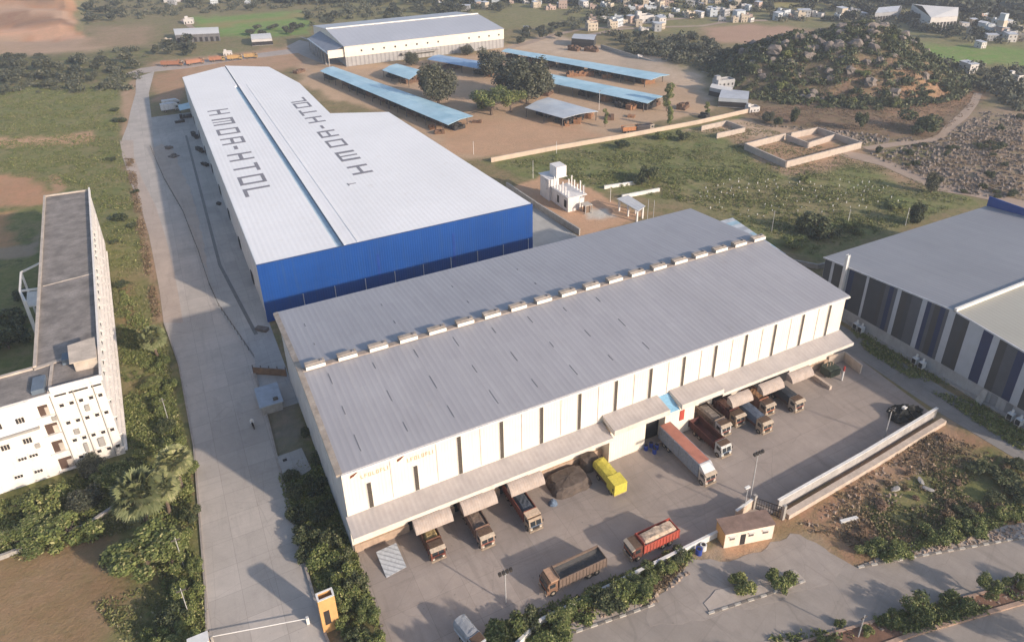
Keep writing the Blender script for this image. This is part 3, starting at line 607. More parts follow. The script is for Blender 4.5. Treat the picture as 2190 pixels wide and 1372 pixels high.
MSTR = [mat('stripe_charcoal', (.050, .054, .064), .6, .12, .4), mat('stripe_navy', (.020, .032, .085), .6, .12, .4), mat('stripe_mid_grey', (.080, .086, .102), .6, .12, .4), mat('stripe_brown_grey', (.052, .052, .056), .6, .15, .4), mat('stripe_pale', (.40, .41, .44), .6, .08, .4)]
edges = [(96.4, 94.6, 0), (94.6, 93.9, 4), (93.9, 91.2, 3), (91.2, 89.9, 4), (89.9, 88.6, 1), (88.6, 85.5, 0), (85.5, 84.9, 4), (84.9, 81.8, 0), (81.8, 80.9, 3), (80.9, 80., 2), (80., 79., 1), (79., 78.2, 2), (78.2, 77.3, 4), (77.3, 75.8, 3), (75.8, 74.9, 0), (74.9, 72.7, 2), (72.7, 71.7, 4),
         (71.7, 70.8, 1), (70.8, 70.1, 2), (70.1, 68.9, 3), (68.9, 67.9, 1), (67.9, 67.2, 2), (67.2, 65.9, 4), (65.9, 64.2, 0), (64.2, 63.1, 3), (63.1, 60.3, 4), (60.3, 58.4, 1), (58.4, 57.2, 4), (57.2, 55.8, 3), (55.8, 53.9, 2), (53.9, 52.4, 1), (52.4, 51., 4), (51., 48, 3), (48, 45, 2), (45, 43.8, 4), (43.8, 40, 0), (40, 37, 1), (37, 34.2, 3)]
for i, (ya, yb, k) in enumerate(edges):
    t = .03 if k == 4 else 0
    b = MB(); b.hexa([(127.3-t, yb, 2.9), (127.49, yb, 2.9), (127.49, ya, 2.9), (127.3-t, ya, 2.9)], [(127.3-t, yb, rz(yb)-.22), (127.49, yb, rz(yb)-.22), (127.49, ya, rz(ya)-.22), (127.3-t, ya, rz(ya)-.22)])
    b.build('pilaster' if k == 4 else 'wall_panel', MSTR[k], rw)
b = MB(); b.box(126.6, 127.48, 34.2, 96.4, 0, .35); b.build('plinth', m_conc, rw)
b = MB(); b.hexa([(126.2, 56.3, 0), (127.4, 56.3, 0), (127.4, 57.2, 0), (126.2, 57.2, 0)], [(125.9, 56, .0), (127.4, 56.3, 2.6), (127.4, 57.2, 2.6), (125.9, 57.4, .05)]); b.build('ramp', m_conc, rw)
for y in (55.0, 52.2): 
    b = MB(); b.box(127.38, 127.49, y-.6, y+.6, .4, 2.6); b.build('door', mat('grey_service_door', (.2, .2, .21), .6) if y > 54 else bpy.data.materials['grey_service_door'], rw)
# cooling units along its foot
m_unit = mat('white_cooler_casing', (.62, .62, .62), .5, .1, 1.)
first = None
for i, y in enumerate((97.4, 91.2, 90.0, 84.6, 83.2, 70.2, 68.6, 50.9, 49.3)):
    if first is None:
        first = thing('cooling_unit', '', 'air cooler', (0, 0, 0))
        b = MB(); b.box(-.55, .55, -.5, .5, .6, 1.9); b.build('casing', m_unit, first)
        b = MB(); b.box(-.62, -.56, -.4, .4, .7, 1.75); b.build('grille', m_dark, first)
        b = MB()
        for sx in (-.5, .5):
            for sy in (-.42, .42): b.box(sx-.05, sx+.05, sy-.05, sy+.05, 0, .6)
        b.build('stand', m_conc, first); b = MB(); b.tube((.2, 0, 1.9), (.2, 0, 2.6), .22, n=8); b.build('duct', m_trim, first)
        c = first; c.location = (126.0, y, .04)
    else: c = copy_thing(first, (126.0+.15*(i % 2), y, .04))
    c['label'] = '%s white cooling unit from the far end of the striped warehouse wall' % ORD[i]; c['group'] = 'cooling units along the striped warehouse'

# ------------------------------------------------------------------ white concrete building on the left
m_wh = mat('whitewashed_wall', (.80, .73, .66), .8, .09, .5, (.42, .34, .27), .5, (1., 1., .07))
m_whb = mat('pale_blue_grey_wall', (.60, .62, .66), .8, .08, .4, (.4, .38, .36), .35, (1., 1., .07))
m_flat = mat('weathered_flat_roof', (.26, .225, .20), .95, .4, .3, (.10, .09, .085), .75, (.3, 1.2, .5), bump=.4)
m_para = mat('pale_parapet', (.50, .42, .35), .9, .2, .5, (.25, .2, .16), .5)
wb = thing('white_concrete_building', 'white four storey concrete building with long dark flat roof beside the concrete road', 'building', (-19, 118.6, 0))
HB = 16.2
wing = [(-19., 118.6), (-22.6, 215), (-33.2, 216), (-29.3, 127.6), (-62, 125.8), (-62, 116.4), (-28.8, 118.4), (-28.8, 118.6)]
b = MB()
n = len(wing)
for i in range(n):
    p, q = wing[i], wing[(i+1) % n]; b.add([(p[0], p[1], 0), (q[0], q[1], 0), (q[0], q[1], HB), (p[0], p[1], HB)], [(0, 1, 2, 3)])
b.build('wall', m_wh, wb)
b = MB(); b.prism(wing, HB-.1, HB+.05); rf = b.build('roof', m_flat, wb)
def par(b, p, q, h=.9, t=.3, z=HB, inset=.0): b.wall(p, q, h, t, z)
b = MB(); par(b, (-18.85, 118.6), (-22.45, 215), 1.0, .35); b.build('parapet', m_wh, rf)
b = MB(); par(b, (-33.2, 216.1), (-29.2, 127.7), .5, .5); par(b, (-22.5, 215.0), (-33.2, 216.0), .4, .5); par(b, (-29.5, 127.6), (-62, 125.8), .4, .6); b.build('kerb_parapet', m_para, rf)
b = MB(); par(b, (-26.4, 118.65), (-18.7, 118.65), 1.0, .3); par(b, (-62, 116.5), (-26.4, 118.5), .1, .3); b.build('front_parapet', m_wh, rf)
for p, q, h_, t_ in (((-30.1, 160), (-20.6, 161.2), .12, .25), ((-26.6, 128), (-26.6, 118.8), .18, .5), ((-29.3, 127.4), (-22.5, 128.8), .2, .8)): b = MB(); b.wall(p, q, h_, t_, HB+.02); b.build('roof_joint', m_para, rf)
b = MB(); b.hexa([(-22.8, 123.2, HB), (-19.3, 122.9, HB), (-19.6, 128.2, HB), (-23.2, 127.4, HB)], [(-22.8, 123.2, HB+2.2), (-19.3, 122.9, HB+2.2), (-19.6, 128.2, HB+2.6), (-23.2, 127.4, HB+2.6)])
sh = b.build('stair_head', m_para, rf)
b = MB(); b.hexa([(-23.2, 122.4, HB+2.22), (-19.1, 122.2, HB+2.22), (-19.4, 128.6, HB+2.65), (-23.6, 127.8, HB+2.65)], [(-23.2, 122.4, HB+2.4), (-19.1, 122.2, HB+2.4), (-19.4, 128.6, HB+2.85), (-23.6, 127.8, HB+2.85)]); b.build('slab', m_para, sh)
b = MB(); b.box(-29., -27.2, 119.2, 123.4, HB+.05, HB+.9); b.build('water_tank', mat('blue_grey_tank', (.13, .16, .2), .6), rf); b = MB(); b.box(-24.9, -23.5, 126.2, 128.6, HB+.05, HB+1.1); b.build('water_tank', bpy.data.materials['blue_grey_tank'], rf)
m_hole = mat('dark_window_opening', (.035, .03, .03), .8)
for z in (13.4, 9.7, 5.9, 2.2):                           # front: five small square openings a floor
    for x in (-25.5, -24.05, -22.65, -21.15, -19.75):
        b = MB(); b.box(x-.3, x+.3, 118.52, 118.58, z-.35, z+.35, 0); wd = b.build('window', m_hole, wb)
        b = MB(); b.box(x-.42, x+.42, 118.3, 118.58, z+.4, z+.48); b.build('sun_shade', m_wh, wd)
for xa, xb in ((-26., -24.3), (-23.9, -21.1), (-20.6, -19.1)):
    b = MB(); b.box(xa, xb, 118.42, 118.48, 15.35, 15.65); b.build('vent_slot', m_hole, wb)
for x, z, ww, hh in ((-28.1, 13.4, .7, 1.0), (-28.0, 9.5, 1.0, 1.0), (-28.1, 5.7, .9, 1.1), (-27.9, 1.9, 1.1, 1.1)):   # open landings
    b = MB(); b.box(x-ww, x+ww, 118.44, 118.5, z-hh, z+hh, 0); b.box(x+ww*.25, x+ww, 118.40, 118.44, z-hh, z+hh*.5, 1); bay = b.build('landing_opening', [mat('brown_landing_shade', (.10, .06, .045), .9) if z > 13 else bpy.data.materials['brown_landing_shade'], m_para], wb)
    b = MB(); b.box(x-1.2, x+1.3, 118.05, 118.5, z-hh-.35, z-hh-.1); b.build('ledge', m_wh, bay)
b = MB(); b.hexa([(-62, 116.1, 10.9), (-29.6, 118.15, 10.9), (-29.6, 118.42, 10.9), (-62, 116.4, 10.9)], [(-62, 116.1, HB-.1), (-29.6, 118.15, HB-.1), (-29.6, 118.42, HB-.1), (-62, 116.4, HB-.1)]); b.build('bluish_upper_panel', m_whb, wb)
b = MB(); b.hexa([(-62, 115.7, 10.5), (-29.4, 117.75, 10.5), (-29.4, 118.42, 10.5), (-62, 116.4, 10.5)], [(-62, 115.7, 10.85), (-29.4, 117.75, 10.85), (-29.4, 118.42, 10.85), (-62, 116.4, 10.85)]); b.build('string_course', m_conc, wb)
for x, z in ((-31.5, 13.0), (-34.6, 13.0), (-31.6, 8.8), (-34.7, 8.8), (-33.2, 5.6), (-31.6, 5.6), (-31.8, 2.2), (-34.6, 2.4)):
    y = 116.1+(x+62)/32.4*2.05; big = z > 8
    b = MB()
    for k in range(3): b.box(x-.6+.42*k, x-.28+.42*k, y-.1, y-.05 if big else y, z-.5 if big else z-.25, z+.5 if big else z+.25, 0)
    b.box(x-.7, x+.75, y-.02, y+.3, z-.62, z+.62, 1); b.build('window', [m_hole, m_wh], wb)
dx, dy = -3.6/96.4, 1.
for fl, z in enumerate((13.6, 9.9, 6.1, 2.4)):            # east flank: balcony bands and small openings
    b = MB(); b.hexa([(-19.0, 118.8, z-2.0), (-18.55, 118.8, z-2.0), (-21.9, 208, z-2.0), (-22.3, 208, z-2.0)], [(-19.0, 118.8, z-1.75), (-18.55, 118.8, z-1.75), (-21.9, 208, z-1.75), (-22.3, 208, z-1.75)]); b.build('ledge', m_wh, wb)
    for k in range(20):
        y = 121.5+k*3.6; x = -19.0-3.6*(y-118.6)/96.4
        if (k*5+fl*3) % 7 == 0: continue
        b = MB(); b.box(x-.02, x+.06, y-.4, y+.4, z-.45, z+.45, 0); wd = b.build('window', m_hole, wb)
        b = MB(); b.box(x-.02, x+.5, y-.55, y+.55, z+.5, z+.6); b.build('sun_shade', m_wh, wd)
b = MB()                                                   # open concrete stair frame on the west side
def beam(b, p, q, s=.45): b.tube(p, q, s*.62, n=4)
P = [(-32.9, 181.5, 12.4), (-36.6, 178.2, 12.4), (-36.0, 168.4, 12.4), (-32.3, 167.6, 12.4), (-34.5, 162.6, 12.4)]
beam(b, P[0], P[1]); beam(b, P[1], P[2]); beam(b, P[2], P[3]); beam(b, P[2], P[4])
for p in (P[1], P[2], P[4]): beam(b, p, (p[0], p[1], 0))
b.hexa([(-36, 168.8, 8), (-32.4, 168, 8), (-32.2, 175, 8), (-36.4, 176, 8)], [(-36, 168.8, 8.3), (-32.4, 168, 8.3), (-32.2, 175, 8.3), (-36.4, 176, 8.3)])
b.build('stair_frame', m_wh, wb)
for x in (-26.6, -23.3, -20.4):
    b = MB(); b.tube((x, 118.4, .3), (x, 118.4, 15.8), .07, n=6); b.build('drain_pipe', m_conc, wb)
for x, z, w_, h in ((-24.7, 7.6, .35, .5), (-22.1, 11.7, .3, .6), (-27.0, 11.4, .35, .45), (-21.8, 4.1, .45, .9), (-24.2, 3.9, .25, .9), (-30.6, 7.2, .3, .4)):
    b = MB(); b.box(x-w_, x+w_, 118.2 if x > -29 else 117.9, 118.5, z-h, z+h); b.build('wall_box', m_conc, wb)

# ------------------------------------------------------------------ rear warehouse
m_cream = mat('rear_cream_wall', (.74, .66, .55), .7, .06, .3, (.5, .4, .3), .2)
m_louv = mat('rear_grey_louvre_wall', (.36, .34, .33), .7, .12, .5, ribs=2.4, rib_amt=.45)
m_rroof = mat('rear_roof_sheet', (.42, .42, .45), .5, .06, .05, (.3, .3, .3), .2, ribs=3., rib_amt=.06)
bk = thing('rear_warehouse', 'cream walled warehouse with row of small square vents and grey lower wall at the top', 'warehouse', (96, 396, 0))
xa, xb, ya, yb, ze, zr_ = 96.2, 193.5, 396., 470., 11.1, 14.6
ym = 434.
b = MB(); b.box(xa, xb, ya, yb, 5.2, ze-.1, 0); b.box(xa+.1, xb-.1, ya+.1, yb-.1, 0, 5.2, 1)
b.add([(xa, ya, ze-.1), (xa, yb, ze-.1), (xa, ym, zr_-.1)], [(0, 2, 1)], 0); b.add([(xb, ya, ze-.1), (xb, yb, ze-.1), (xb, ym, zr_-.1)], [(0, 1, 2)], 0)
b.build('wall', [m_cream, m_louv], bk)
b = MB()
for p, q, zp, zq in ((ya-.4, ym, ze, zr_), (ym, yb+.4, zr_, ze)):
    t = [(xa-.3, p, zp), (xb+.3, p, zp), (xb+.3, q, zq), (xa-.3, q, zq)]; b.hexa([(x, y, z-.15) for x, y, z in t], t)
b.build('roof', m_rroof, bk)
b = MB(); b.box(xa-.3, xb+.3, ym-.8, ym+.8, zr_+.0, zr_+.5); b.build('ridge_cap', m_vent, bk)
for k in range(14):
    if k == 8 or k == 9: continue
    x = 105.6+6.5*k; b = MB(); b.box(x-.45, x+.45, ya-.12, ya-.02, 7.4, 8.4); b.build('vent_window', m_hole, bk)
b = MB(); b.hexa([(87.2, 398, 8.0), (xa-.02, 398, 10.4), (xa-.02, 452, 10.4), (87.2, 446, 8.0)], [(87.2, 398, 8.2), (xa-.02, 398, 10.6), (xa-.02, 452, 10.6), (87.2, 446, 8.2)]); b.build('side_canopy', mat('side_canopy_sheet', (.22, .23, .27), .6, .15, .3), bk)
b = MB(); b.box(86.9, 87.2, 397.6, 446, 7.5, 8.25); b.build('canopy_fascia', mat('pale_blue_fascia', (.5, .58, .66), .6), bk)
b = MB(); b.box(87.2, xa-.02, 397.3, 397.9, 5.2, 9.4); b.build('canopy_end_wall', m_cream, bk)
for y in (398, 406, 414, 422, 430, 438, 445): 
    b = MB(); b.box(87.3, 87.7, y, y+.4, 0, 7.6); b.build('post', m_conc, bk)
b = MB(); b.box(128, 150, 392.8, 395.98, 3.6, 4.0); b.build('door_canopy', m_conc, bk)

# ------------------------------------------------------------------ open storage sheds with blue sheet roofs
def sheet_mat(name, c1, c2, w=6., h=4.):
    m, nt, bs = new_mat(name); co = nt.nodes.new('ShaderNodeTexCoord').outputs['Object']
    br = N(nt, 'ShaderNodeTexBrick', offset=.3, Scale=1., Bias=-.2); br.inputs['Mortar Size'].default_value = .03; br.inputs['Brick Width'].default_value = w; br.inputs['Row Height'].default_value = h
    br.inputs['Color1'].default_value = (*c1, 1); br.inputs['Color2'].default_value = (*c2, 1); br.inputs['Mortar'].default_value = tuple(k*.8 for k in c1)+(1,)
    nt.links.new(co, br.inputs[0]); o = mixc(nt, mul(nt, ramp(nt, noise(nt, co, .12, 5, .65), .4, .7), .5), br.outputs[0], tuple(min(1, k*1.25+.06) for k in c2))
    o = mixc(nt, mul(nt, ramp(nt, noise(nt, scaled(nt, co, (.3, 2, 1)), .9, 5, .7), .55, .75), .35), o, (.36, .33, .3))
    nt.links.new(o, bs.inputs[0]); bs.inputs['Roughness'].default_value = .5; return m
m_bsheet = sheet_mat('faded_blue_roof_sheet', (.27, .44, .53), (.38, .53, .60))
m_bsheet2 = sheet_mat('grey_blue_roof_sheet', (.36, .40, .45), (.46, .47, .48))
m_post = mat('dark_steel_post', (.10, .085, .075), .8)
def shed(pts, z, label, roof_m, gable=.8, step=8.):
    """open shed: pts = four roof corners, long sides 0-1... order: start-left, start-right, end-right, end-left"""
    c = Vector((sum(p[0] for p in pts)/4, sum(p[1] for p in pts)/4)); A0, A1, B1, B0 = (Vector(p) for p in pts)
    ang = math.atan2((B0-A0).y, (B0-A0).x)
    t = thing('storage_shed', label, 'shed', (c.x, c.y, 0), 0, 'open sheds with blue sheet roofs')
    ma, mb = (A0+A1)/2, (B0+B1)/2; b = MB()
    for p0, p1 in ((A0, B0), (B1, A1)):
        q = [(p0.x, p0.y, z), (p1.x, p1.y, z), ((mb if p0 is A0 else ma).x, (mb if p0 is A0 else ma).y, z+gable), ((ma if p0 is A0 else mb).x, (ma if p0 is A0 else mb).y, z+gable)]
        lo = [(x, y, h-.15) for x, y, h in q]
        a_ = (q[1][0]-q[0][0])*(q[2][1]-q[0][1])-(q[1][1]-q[0][1])*(q[2][0]-q[0][0])
        if a_ < 0: q, lo = q[::-1], lo[::-1]
        b.hexa(lo, q)
    ro = b.build('roof', roof_m, t, local=False)
    L = (B0-A0).length; n = max(2, int(L/step))
    for i in range(n+1):
        for p, q in ((A0, B0), (A1, B1)):
            e = p.lerp(q, min(max(i/n, .02), .98)); e = e.lerp(c, .03); b = MB(); b.box(e.x-.14, e.x+.14, e.y-.14, e.y+.14, 0, z-.1); b.build('post', m_post, t)
    return t
SH = [(GP([(684, 152), (712, 142), (1012, 248), (958, 267)], 4.3), 'long blue roofed shed beside the lettered warehouse, patched white at its near end', m_bsheet, 4.3),
      (GP([(817, 150), (848, 136), (907, 152), (875, 170)], 4.1), 'short square blue roofed shed in the yard before the rear warehouse', m_bsheet, 4.1),
      (GP([(913, 127), (938, 117), (1060, 136), (1040, 150)], 4.1), 'darker blue roofed shed partly hidden by the tall yard trees', sheet_mat('deep_blue_roof_sheet', (.15, .25, .42), (.24, .38, .52)), 4.1),
      (GP([(1072, 110), (1088, 104), (1432, 160), (1392, 171)], 4.1), 'longest blue roofed shed along the far side of the dirt yard', m_bsheet, 4.1),
      (GP([(1165, 175), (1172, 157), (1420, 206), (1385, 221)], 4.1), 'blue roofed shed between the tall yard trees and the far long shed', m_bsheet, 4.1),
      (GP([(1122, 230), (1172, 208), (1280, 238), (1205, 253)], 4.1), 'wide low shed with half blue half grey roof near the meadow wall', m_bsheet2, 4.1)]
for pts, lab, mm, z in SH: shed(pts, z, lab, mm, .55)
# ------------------------------------------------------------------ lorries
m_tyre = mat('tyre_rubber', (.025, .024, .023), .9); m_rim = mat('wheel_rim', (.32, .26, .2), .7)
m_glass = mat('dark_windscreen', (.03, .035, .04), .15, spec=.6); m_lamp = mat('headlamp_glass', (.6, .55, .46), .3)
m_chas = mat('black_chassis', (.035, .03, .028), .8); m_visor = mat('cream_visor', (.46, .37, .28), .7, .25, 3., (.2, .13, .09), .5)
def lorry(name, label, L, x, y, rz, cab_c, body_c, load_c=None, kind='open', load_h=.7, cat='truck', Wd=2.35, grp=None, hb=1.5, visor=True, crown=None):
    """rigid goods lorry, front towards local -Y"""
    t = thing(name, label, cat, (x, y, .06), rz, grp)
    h = Wd/2; f = -L/2
    mcab = M('cab_%.2f_%.2f_%.2f' % cab_c, tuple(k*.74 for k in cab_c), .6, .25, 2.6, (.16, .09, .06), .55, (1, 1, .8))
    mbod = M('body_%.2f_%.2f_%.2f' % body_c, body_c, .7, .2, 2.5, (.15, .1, .07), .45)
    B = lambda b, n, m, par=t: b.build(n, m, par, local=True)
    B(MB().box(-.45, .45, f+.3, L/2-.15, .62, .92), 'chassis', m_chas)
    pr = [(f, .55), (f-.02, 1.5), (f+.22, 2.62), (f+.5, 2.78), (f+1.75, 2.78), (f+1.75, .55)]
    b = MB(); n = len(pr)
    b.add([(-h+.06, y_, z_) for y_, z_ in pr]+[(h-.06, y_, z_) for y_, z_ in pr], [tuple(range(n)), tuple(range(n, 2*n))[::-1]]+[((i+1) % n, i, n+i, n+(i+1) % n) for i in range(n)])
    cab = B(b, 'cab', mcab)
    for s in (-1, 1):
        b = MB(); xa, xb = (.06, .92) if s > 0 else (-.92, -.06)
        b.hexa([(xa, f-.03, 1.55), (xb, f-.03, 1.55), (xb, f+.03, 1.55), (xa, f+.03, 1.55)], [(xa, f+.13, 2.35), (xb, f+.13, 2.35), (xb, f+.19, 2.35), (xa, f+.19, 2.35)]); B(b, 'windscreen', m_glass, cab)
        b = MB(); b.box(s*(h-.055)-.01, s*(h-.055)+.01, f+.45, f+1.35, 1.65, 2.35); B(b, 'side_window', m_glass, cab)
        b = MB(); b.box(s*.78-.16, s*.78+.16, f-.09, f-.03, .82, 1.06); B(b, 'headlight', m_lamp, cab)
        b = MB(); b.box(s*(h+.12)-.09, s*(h+.12)+.09, f+.1, f+.16, 1.6, 2.1); B(b, 'mirror', m_chas, cab)
    B(MB().box(-h, h, f-.2, f-.03, .5, .78), 'bumper', M('cream_bumper', (.33, .25, .18), .7, .3, 4., (.1, .07, .05), .5), cab)
    B(MB().box(-.6, .6, f-.06, f-.02, .85, 1.35), 'grille', m_chas, cab)
    bc = ((.45, .12, .05), (.5, .34, .08), (.10, .16, .25), (.30, .07, .05))[int(abs(x*7)) % 4]; B(MB().box(-h+.12, h-.12, f-.05, f-.025, 1.38, 1.52), 'painted_band', M('band_%.2f' % bc[0], bc, .6, .25, 4.), cab)
    b = MB(); b.box(-h+.1, h-.1, f+.35, f+1.6, 2.785, 2.86); B(b, 'roof_rack', M('rack_brown', (.12, .075, .05), .8, .3, 4.), cab)
    if visor:
        b = MB(); b.hexa([(-h, f-.18, 2.48), (h, f-.18, 2.48), (h, f+.35, 2.62), (-h, f+.35, 2.62)], [(-h, f-.2, 2.62), (h, f-.2, 2.62), (h, f+.35, 2.86), (-h, f+.35, 2.86)]); B(b, 'visor', m_visor, cab)
    y0, y1, z0 = f+1.9, L/2, 1.0
    if kind == 'open':
        b = MB(); b.box(-h, h, y0, y1, z0, z0+.12)
        for s in (-1, 1):
            b.box(s*h-.04, s*h+.04, y0, y1, z0+.12, z0+hb)
            k = int((y1-y0)/.55)
            for i in range(k+1):
                yy = y0+.04+(y1-y0-.08)*i/k; b.box(s*(h+.075)-.035, s*(h+.075)+.035, yy-.04, yy+.04, z0-.1, z0+hb+.05)
            b.box(s*(h+.05)-.06, s*(h+.05)+.06, y0, y1, z0+hb+.05, z0+hb+.14)
        b.box(-h+.05, h-.05, y0, y0+.08, z0+.12, z0+hb+.55); b.box(-h+.05, h-.05, y1-.08, y1, z0+.12, z0+hb)
        bod = B(b, 'cargo_body', mbod)
        if crown: b = MB(); b.box(-h, h, f+.6, y0-.02, 2.8, 2.98); B(b, 'cab_crown', M('crown_%.2f' % crown[0], crown, .7, .2, 3.), cab)
        if load_c:
            ml = M('load_%.2f_%.2f_%.2f' % load_c, load_c, .95, .35, 3., (.07, .05, .04), .5, (1, 1, 1), bump=.6)
            nx, ny = 6, 14; V = []
            for j in range(ny):
                for i in range(nx):
                    u, v = i/(nx-1)*2-1, j/(ny-1)
                    e = min(1, (1-abs(u))*3.5, v*7, (1-v)*7); V.append((u*(h-.06), y0+.1+(y1-y0-.2)*v, z0+hb-.25+load_h*math.sqrt(max(e, 0))*(.85+.3*random.random())))
            F_ = [(j*nx+i, j*nx+i+1, (j+1)*nx+i+1, (j+1)*nx+i) for j in range(ny-1) for i in range(nx-1)]
            b = MB().add(V, F_); B(b, 'load', ml)
    elif kind == 'tarp':
        ml = M('tarp_%.2f_%.2f_%.2f' % load_c, load_c, .6, .18, 2.2, tuple(k*.5 for k in load_c), .4, (1, 1, .6), bump=.6)
        B(MB().box(-h, h, y0, y1, z0, z0+.8), 'cargo_body', mbod)
        prf = [(-h-.05, z0+.62), (-h-.04, z0+1.35), (-h+.22, z0+1.72+load_h*.2), (0, z0+1.85+load_h*.4), (h-.22, z0+1.72+load_h*.2), (h+.04, z0+1.35), (h+.05, z0+.62)]
        n = len(prf); st = 9; b = MB(); V = []
        for j in range(st):
            yy = y0-.04+(y1-y0+.08)*j/(st-1)
            for i, (px_, pz) in enumerate(prf): V.append((px_*(1+.012*random.uniform(-1, 1)), yy, pz+random.uniform(-.05, .05)+(.04 if j % 2 else 0)))
        Fs = [(j*n+i, (j+1)*n+i, (j+1)*n+i+1, j*n+i+1) for j in range(st-1) for i in range(n-1)]
        Fs += [tuple(range(n)), tuple(range((st-1)*n, st*n))[::-1]]
        b.add(V, Fs); B(b, 'tarpaulin', ml)
    elif kind == 'box':
        hb_ = 2.75
        b = MB(); b.box(-h-.06, h+.06, y0-.05, y1, z0, z0+hb_, 0)
        for i in range(int((y1-y0)/.6)):
            yy = y0+.3+i*.6
            for s in (-1, 1): b.box(s*(h+.08)-.025, s*(h+.08)+.025, yy-.12, yy+.12, z0+.1, z0+hb_-.1, 0)
        bx = B(b, 'container', mbod)
        if load_c: B(MB().box(-h+.1, h-.1, y0+.05, y1-.05, z0+hb_+.005, z0+hb_+.05), 'container_roof', M('roofpaint_%.2f' % load_c[0], load_c, .7, .12, 1.), bx)
        b = MB(); b.hexa([(-h+.05, f+.3, 2.8), (h-.05, f+.3, 2.8), (h-.05, y0-.1, 2.8), (-h+.05, y0-.1, 2.8)], [(-h+.05, f+1.5, 3.7), (h-.05, f+1.5, 3.7), (h-.05, y0-.1, 3.75), (-h+.05, y0-.1, 3.75)]); B(b, 'wind_deflector', M('deflector_pale', (.58, .56, .55), .5, .1, 1.), cab)
    ys = [f+.95, L/2-1.6] + ([L/2-2.8] if L > 8 else [])
    for i, yy in enumerate(ys):
        for s in (-1, 1):
            w_ = .3 if i == 0 else .55
            b = MB(); b.tube((s*(h-.02), yy, .5), (s*(h-.02-w_), yy, .5), .5, n=14); wh = B(b, 'wheel', m_tyre)
            b = MB(); b.tube((s*(h+.01), yy, .5), (s*(h-.03), yy, .5), .27, n=10); B(b, 'rim', m_rim, wh)
    return t
CREAM, TANC, MAROON = (.56, .42, .30), (.46, .32, .21), (.095, .03, .026)
BRN = (.14, .065, .04)
LG = 'lorries in the loading yard'
def yl(x, fy, L): return x, fy+L/2
lorry('truck', 'maroon truck with yellowish load under the first dock awning from the left', 7.6, *yl(22.2, 71.3, 7.4), 0, (.30, .10, .06), BRN, (.42, .30, .14), 'open', .5, grp=LG)
lorry('truck', 'brown truck with cream cab and visor under the second dock awning from left', 8.8, *yl(29.6, 69.9, 8.6), 0, (.58, .40, .30), (.20, .12, .09), (.25, .18, .14), 'open', .2, grp=LG)
lorry('truck', 'truck with flat pale cab and bluish black covered load beside the tarpaulin heap', 9.4, *yl(37.5, 69.35, 9.2), 0, CREAM, (.22, .07, .05), (.07, .08, .10), 'open', .45, grp=LG, visor=False, crown=CREAM)
lorry('container_truck', 'long container truck with terracotta roof and silver grey sides', 12.4, 67.4, 64.1+6.2, 0, (.62, .52, .44), (.23, .25, .29), (.42, .17, .12), 'box', grp=LG)
lorry('truck', 'empty maroon open truck with white cab next to the container truck', 8.6, *yl(74.1, 67.9, 8.4), 0, (.74, .72, .68), MAROON, None, 'open', grp=LG, hb=1.35, visor=False)
lorry('truck', 'grey brown truck with bright white cab half behind the empty maroon truck', 7.0, 77.6, 71.9+3.4, 0, (.76, .73, .70), (.2, .15, .12), (.26, .22, .19), 'open', .4, grp=LG)
lorry('truck', 'maroon sided truck with tan cab backed under the fourth dock awning', 6.4, 81.7, 72.6+3.2, 0, TANC, MAROON, (.16, .08, .06), 'open', .3, grp=LG)
lorry('truck', 'truck with navy and grey tarpaulin between the two right dock awnings', 8.6, 84.6, 68.9+4.3, 0, CREAM, (.12, .05, .04), (.10, .12, .16), 'tarp', .2, grp=LG)
lorry('truck', 'brown truck with orange brown load under the fifth dock awning', 6.5, 88.6, 72.3+3.2, 0, (.60, .46, .34), (.24, .10, .06), (.38, .2, .1), 'open', .5, grp=LG)
lorry('truck', 'truck with black tarpaulin and cream cab, nearest to the transformer bay', 8.2, 94.2, 70.5+4.1, 0, (.60, .48, .37), (.08, .05, .045), (.045, .05, .06), 'tarp', .3, grp=LG)
lorry('truck', 'small truck wrapped in bright yellow tarpaulin standing alone in the yard', 6.2, 53.0, 69.4+3.0, 0, (.60, .50, .10), (.10, .06, .04), (.62, .52, .08), 'tarp', .3, grp=LG, visor=False)
for o in [x for x in bpy.data.objects if x.get('label', '').startswith('small truck wrapped')]:      # its cab is wrapped too
    b = MB(); b.hexa([(-1.22, -3.36, .8), (1.22, -3.36, .8), (1.25, -1.15, .9), (-1.25, -1.15, .9)], [(-1.2, -3.4, 2.9), (1.2, -3.4, 2.9), (1.2, -1.15, 3.05), (-1.2, -1.15, 3.05)]); b.build('cab_cover', bpy.data.materials['tarp_0.62_0.52_0.08'], o, local=True)
lorry('truck', 'long weathered grey brown open truck parked along the hedge wall', 9.8, 38.3, 59.6, -math.pi/2, (.30, .17, .11), (.17, .12, .095), (.085, .08, .078), 'open', -.3, grp=LG, visor=False, crown=(.42, .26, .17), hb=1.7)
lorry('truck', 'red sided truck heaped with sandy load along the hedge wall', 8.4, 51.5, 58.8, -math.pi/2, (.17, .06, .045), (.40, .075, .05), (.52, .40, .30), 'open', .75, grp=LG, hb=1.6)
lorry('pickup_truck', 'small white truck at the bottom edge of the yard beside the bushes', 5.0, 21.2, 57.3, R(12), (.55, .57, .6), (.50, .52, .56), (.30, .31, .33), 'tarp', .0, grp=LG, Wd=1.9, visor=False)
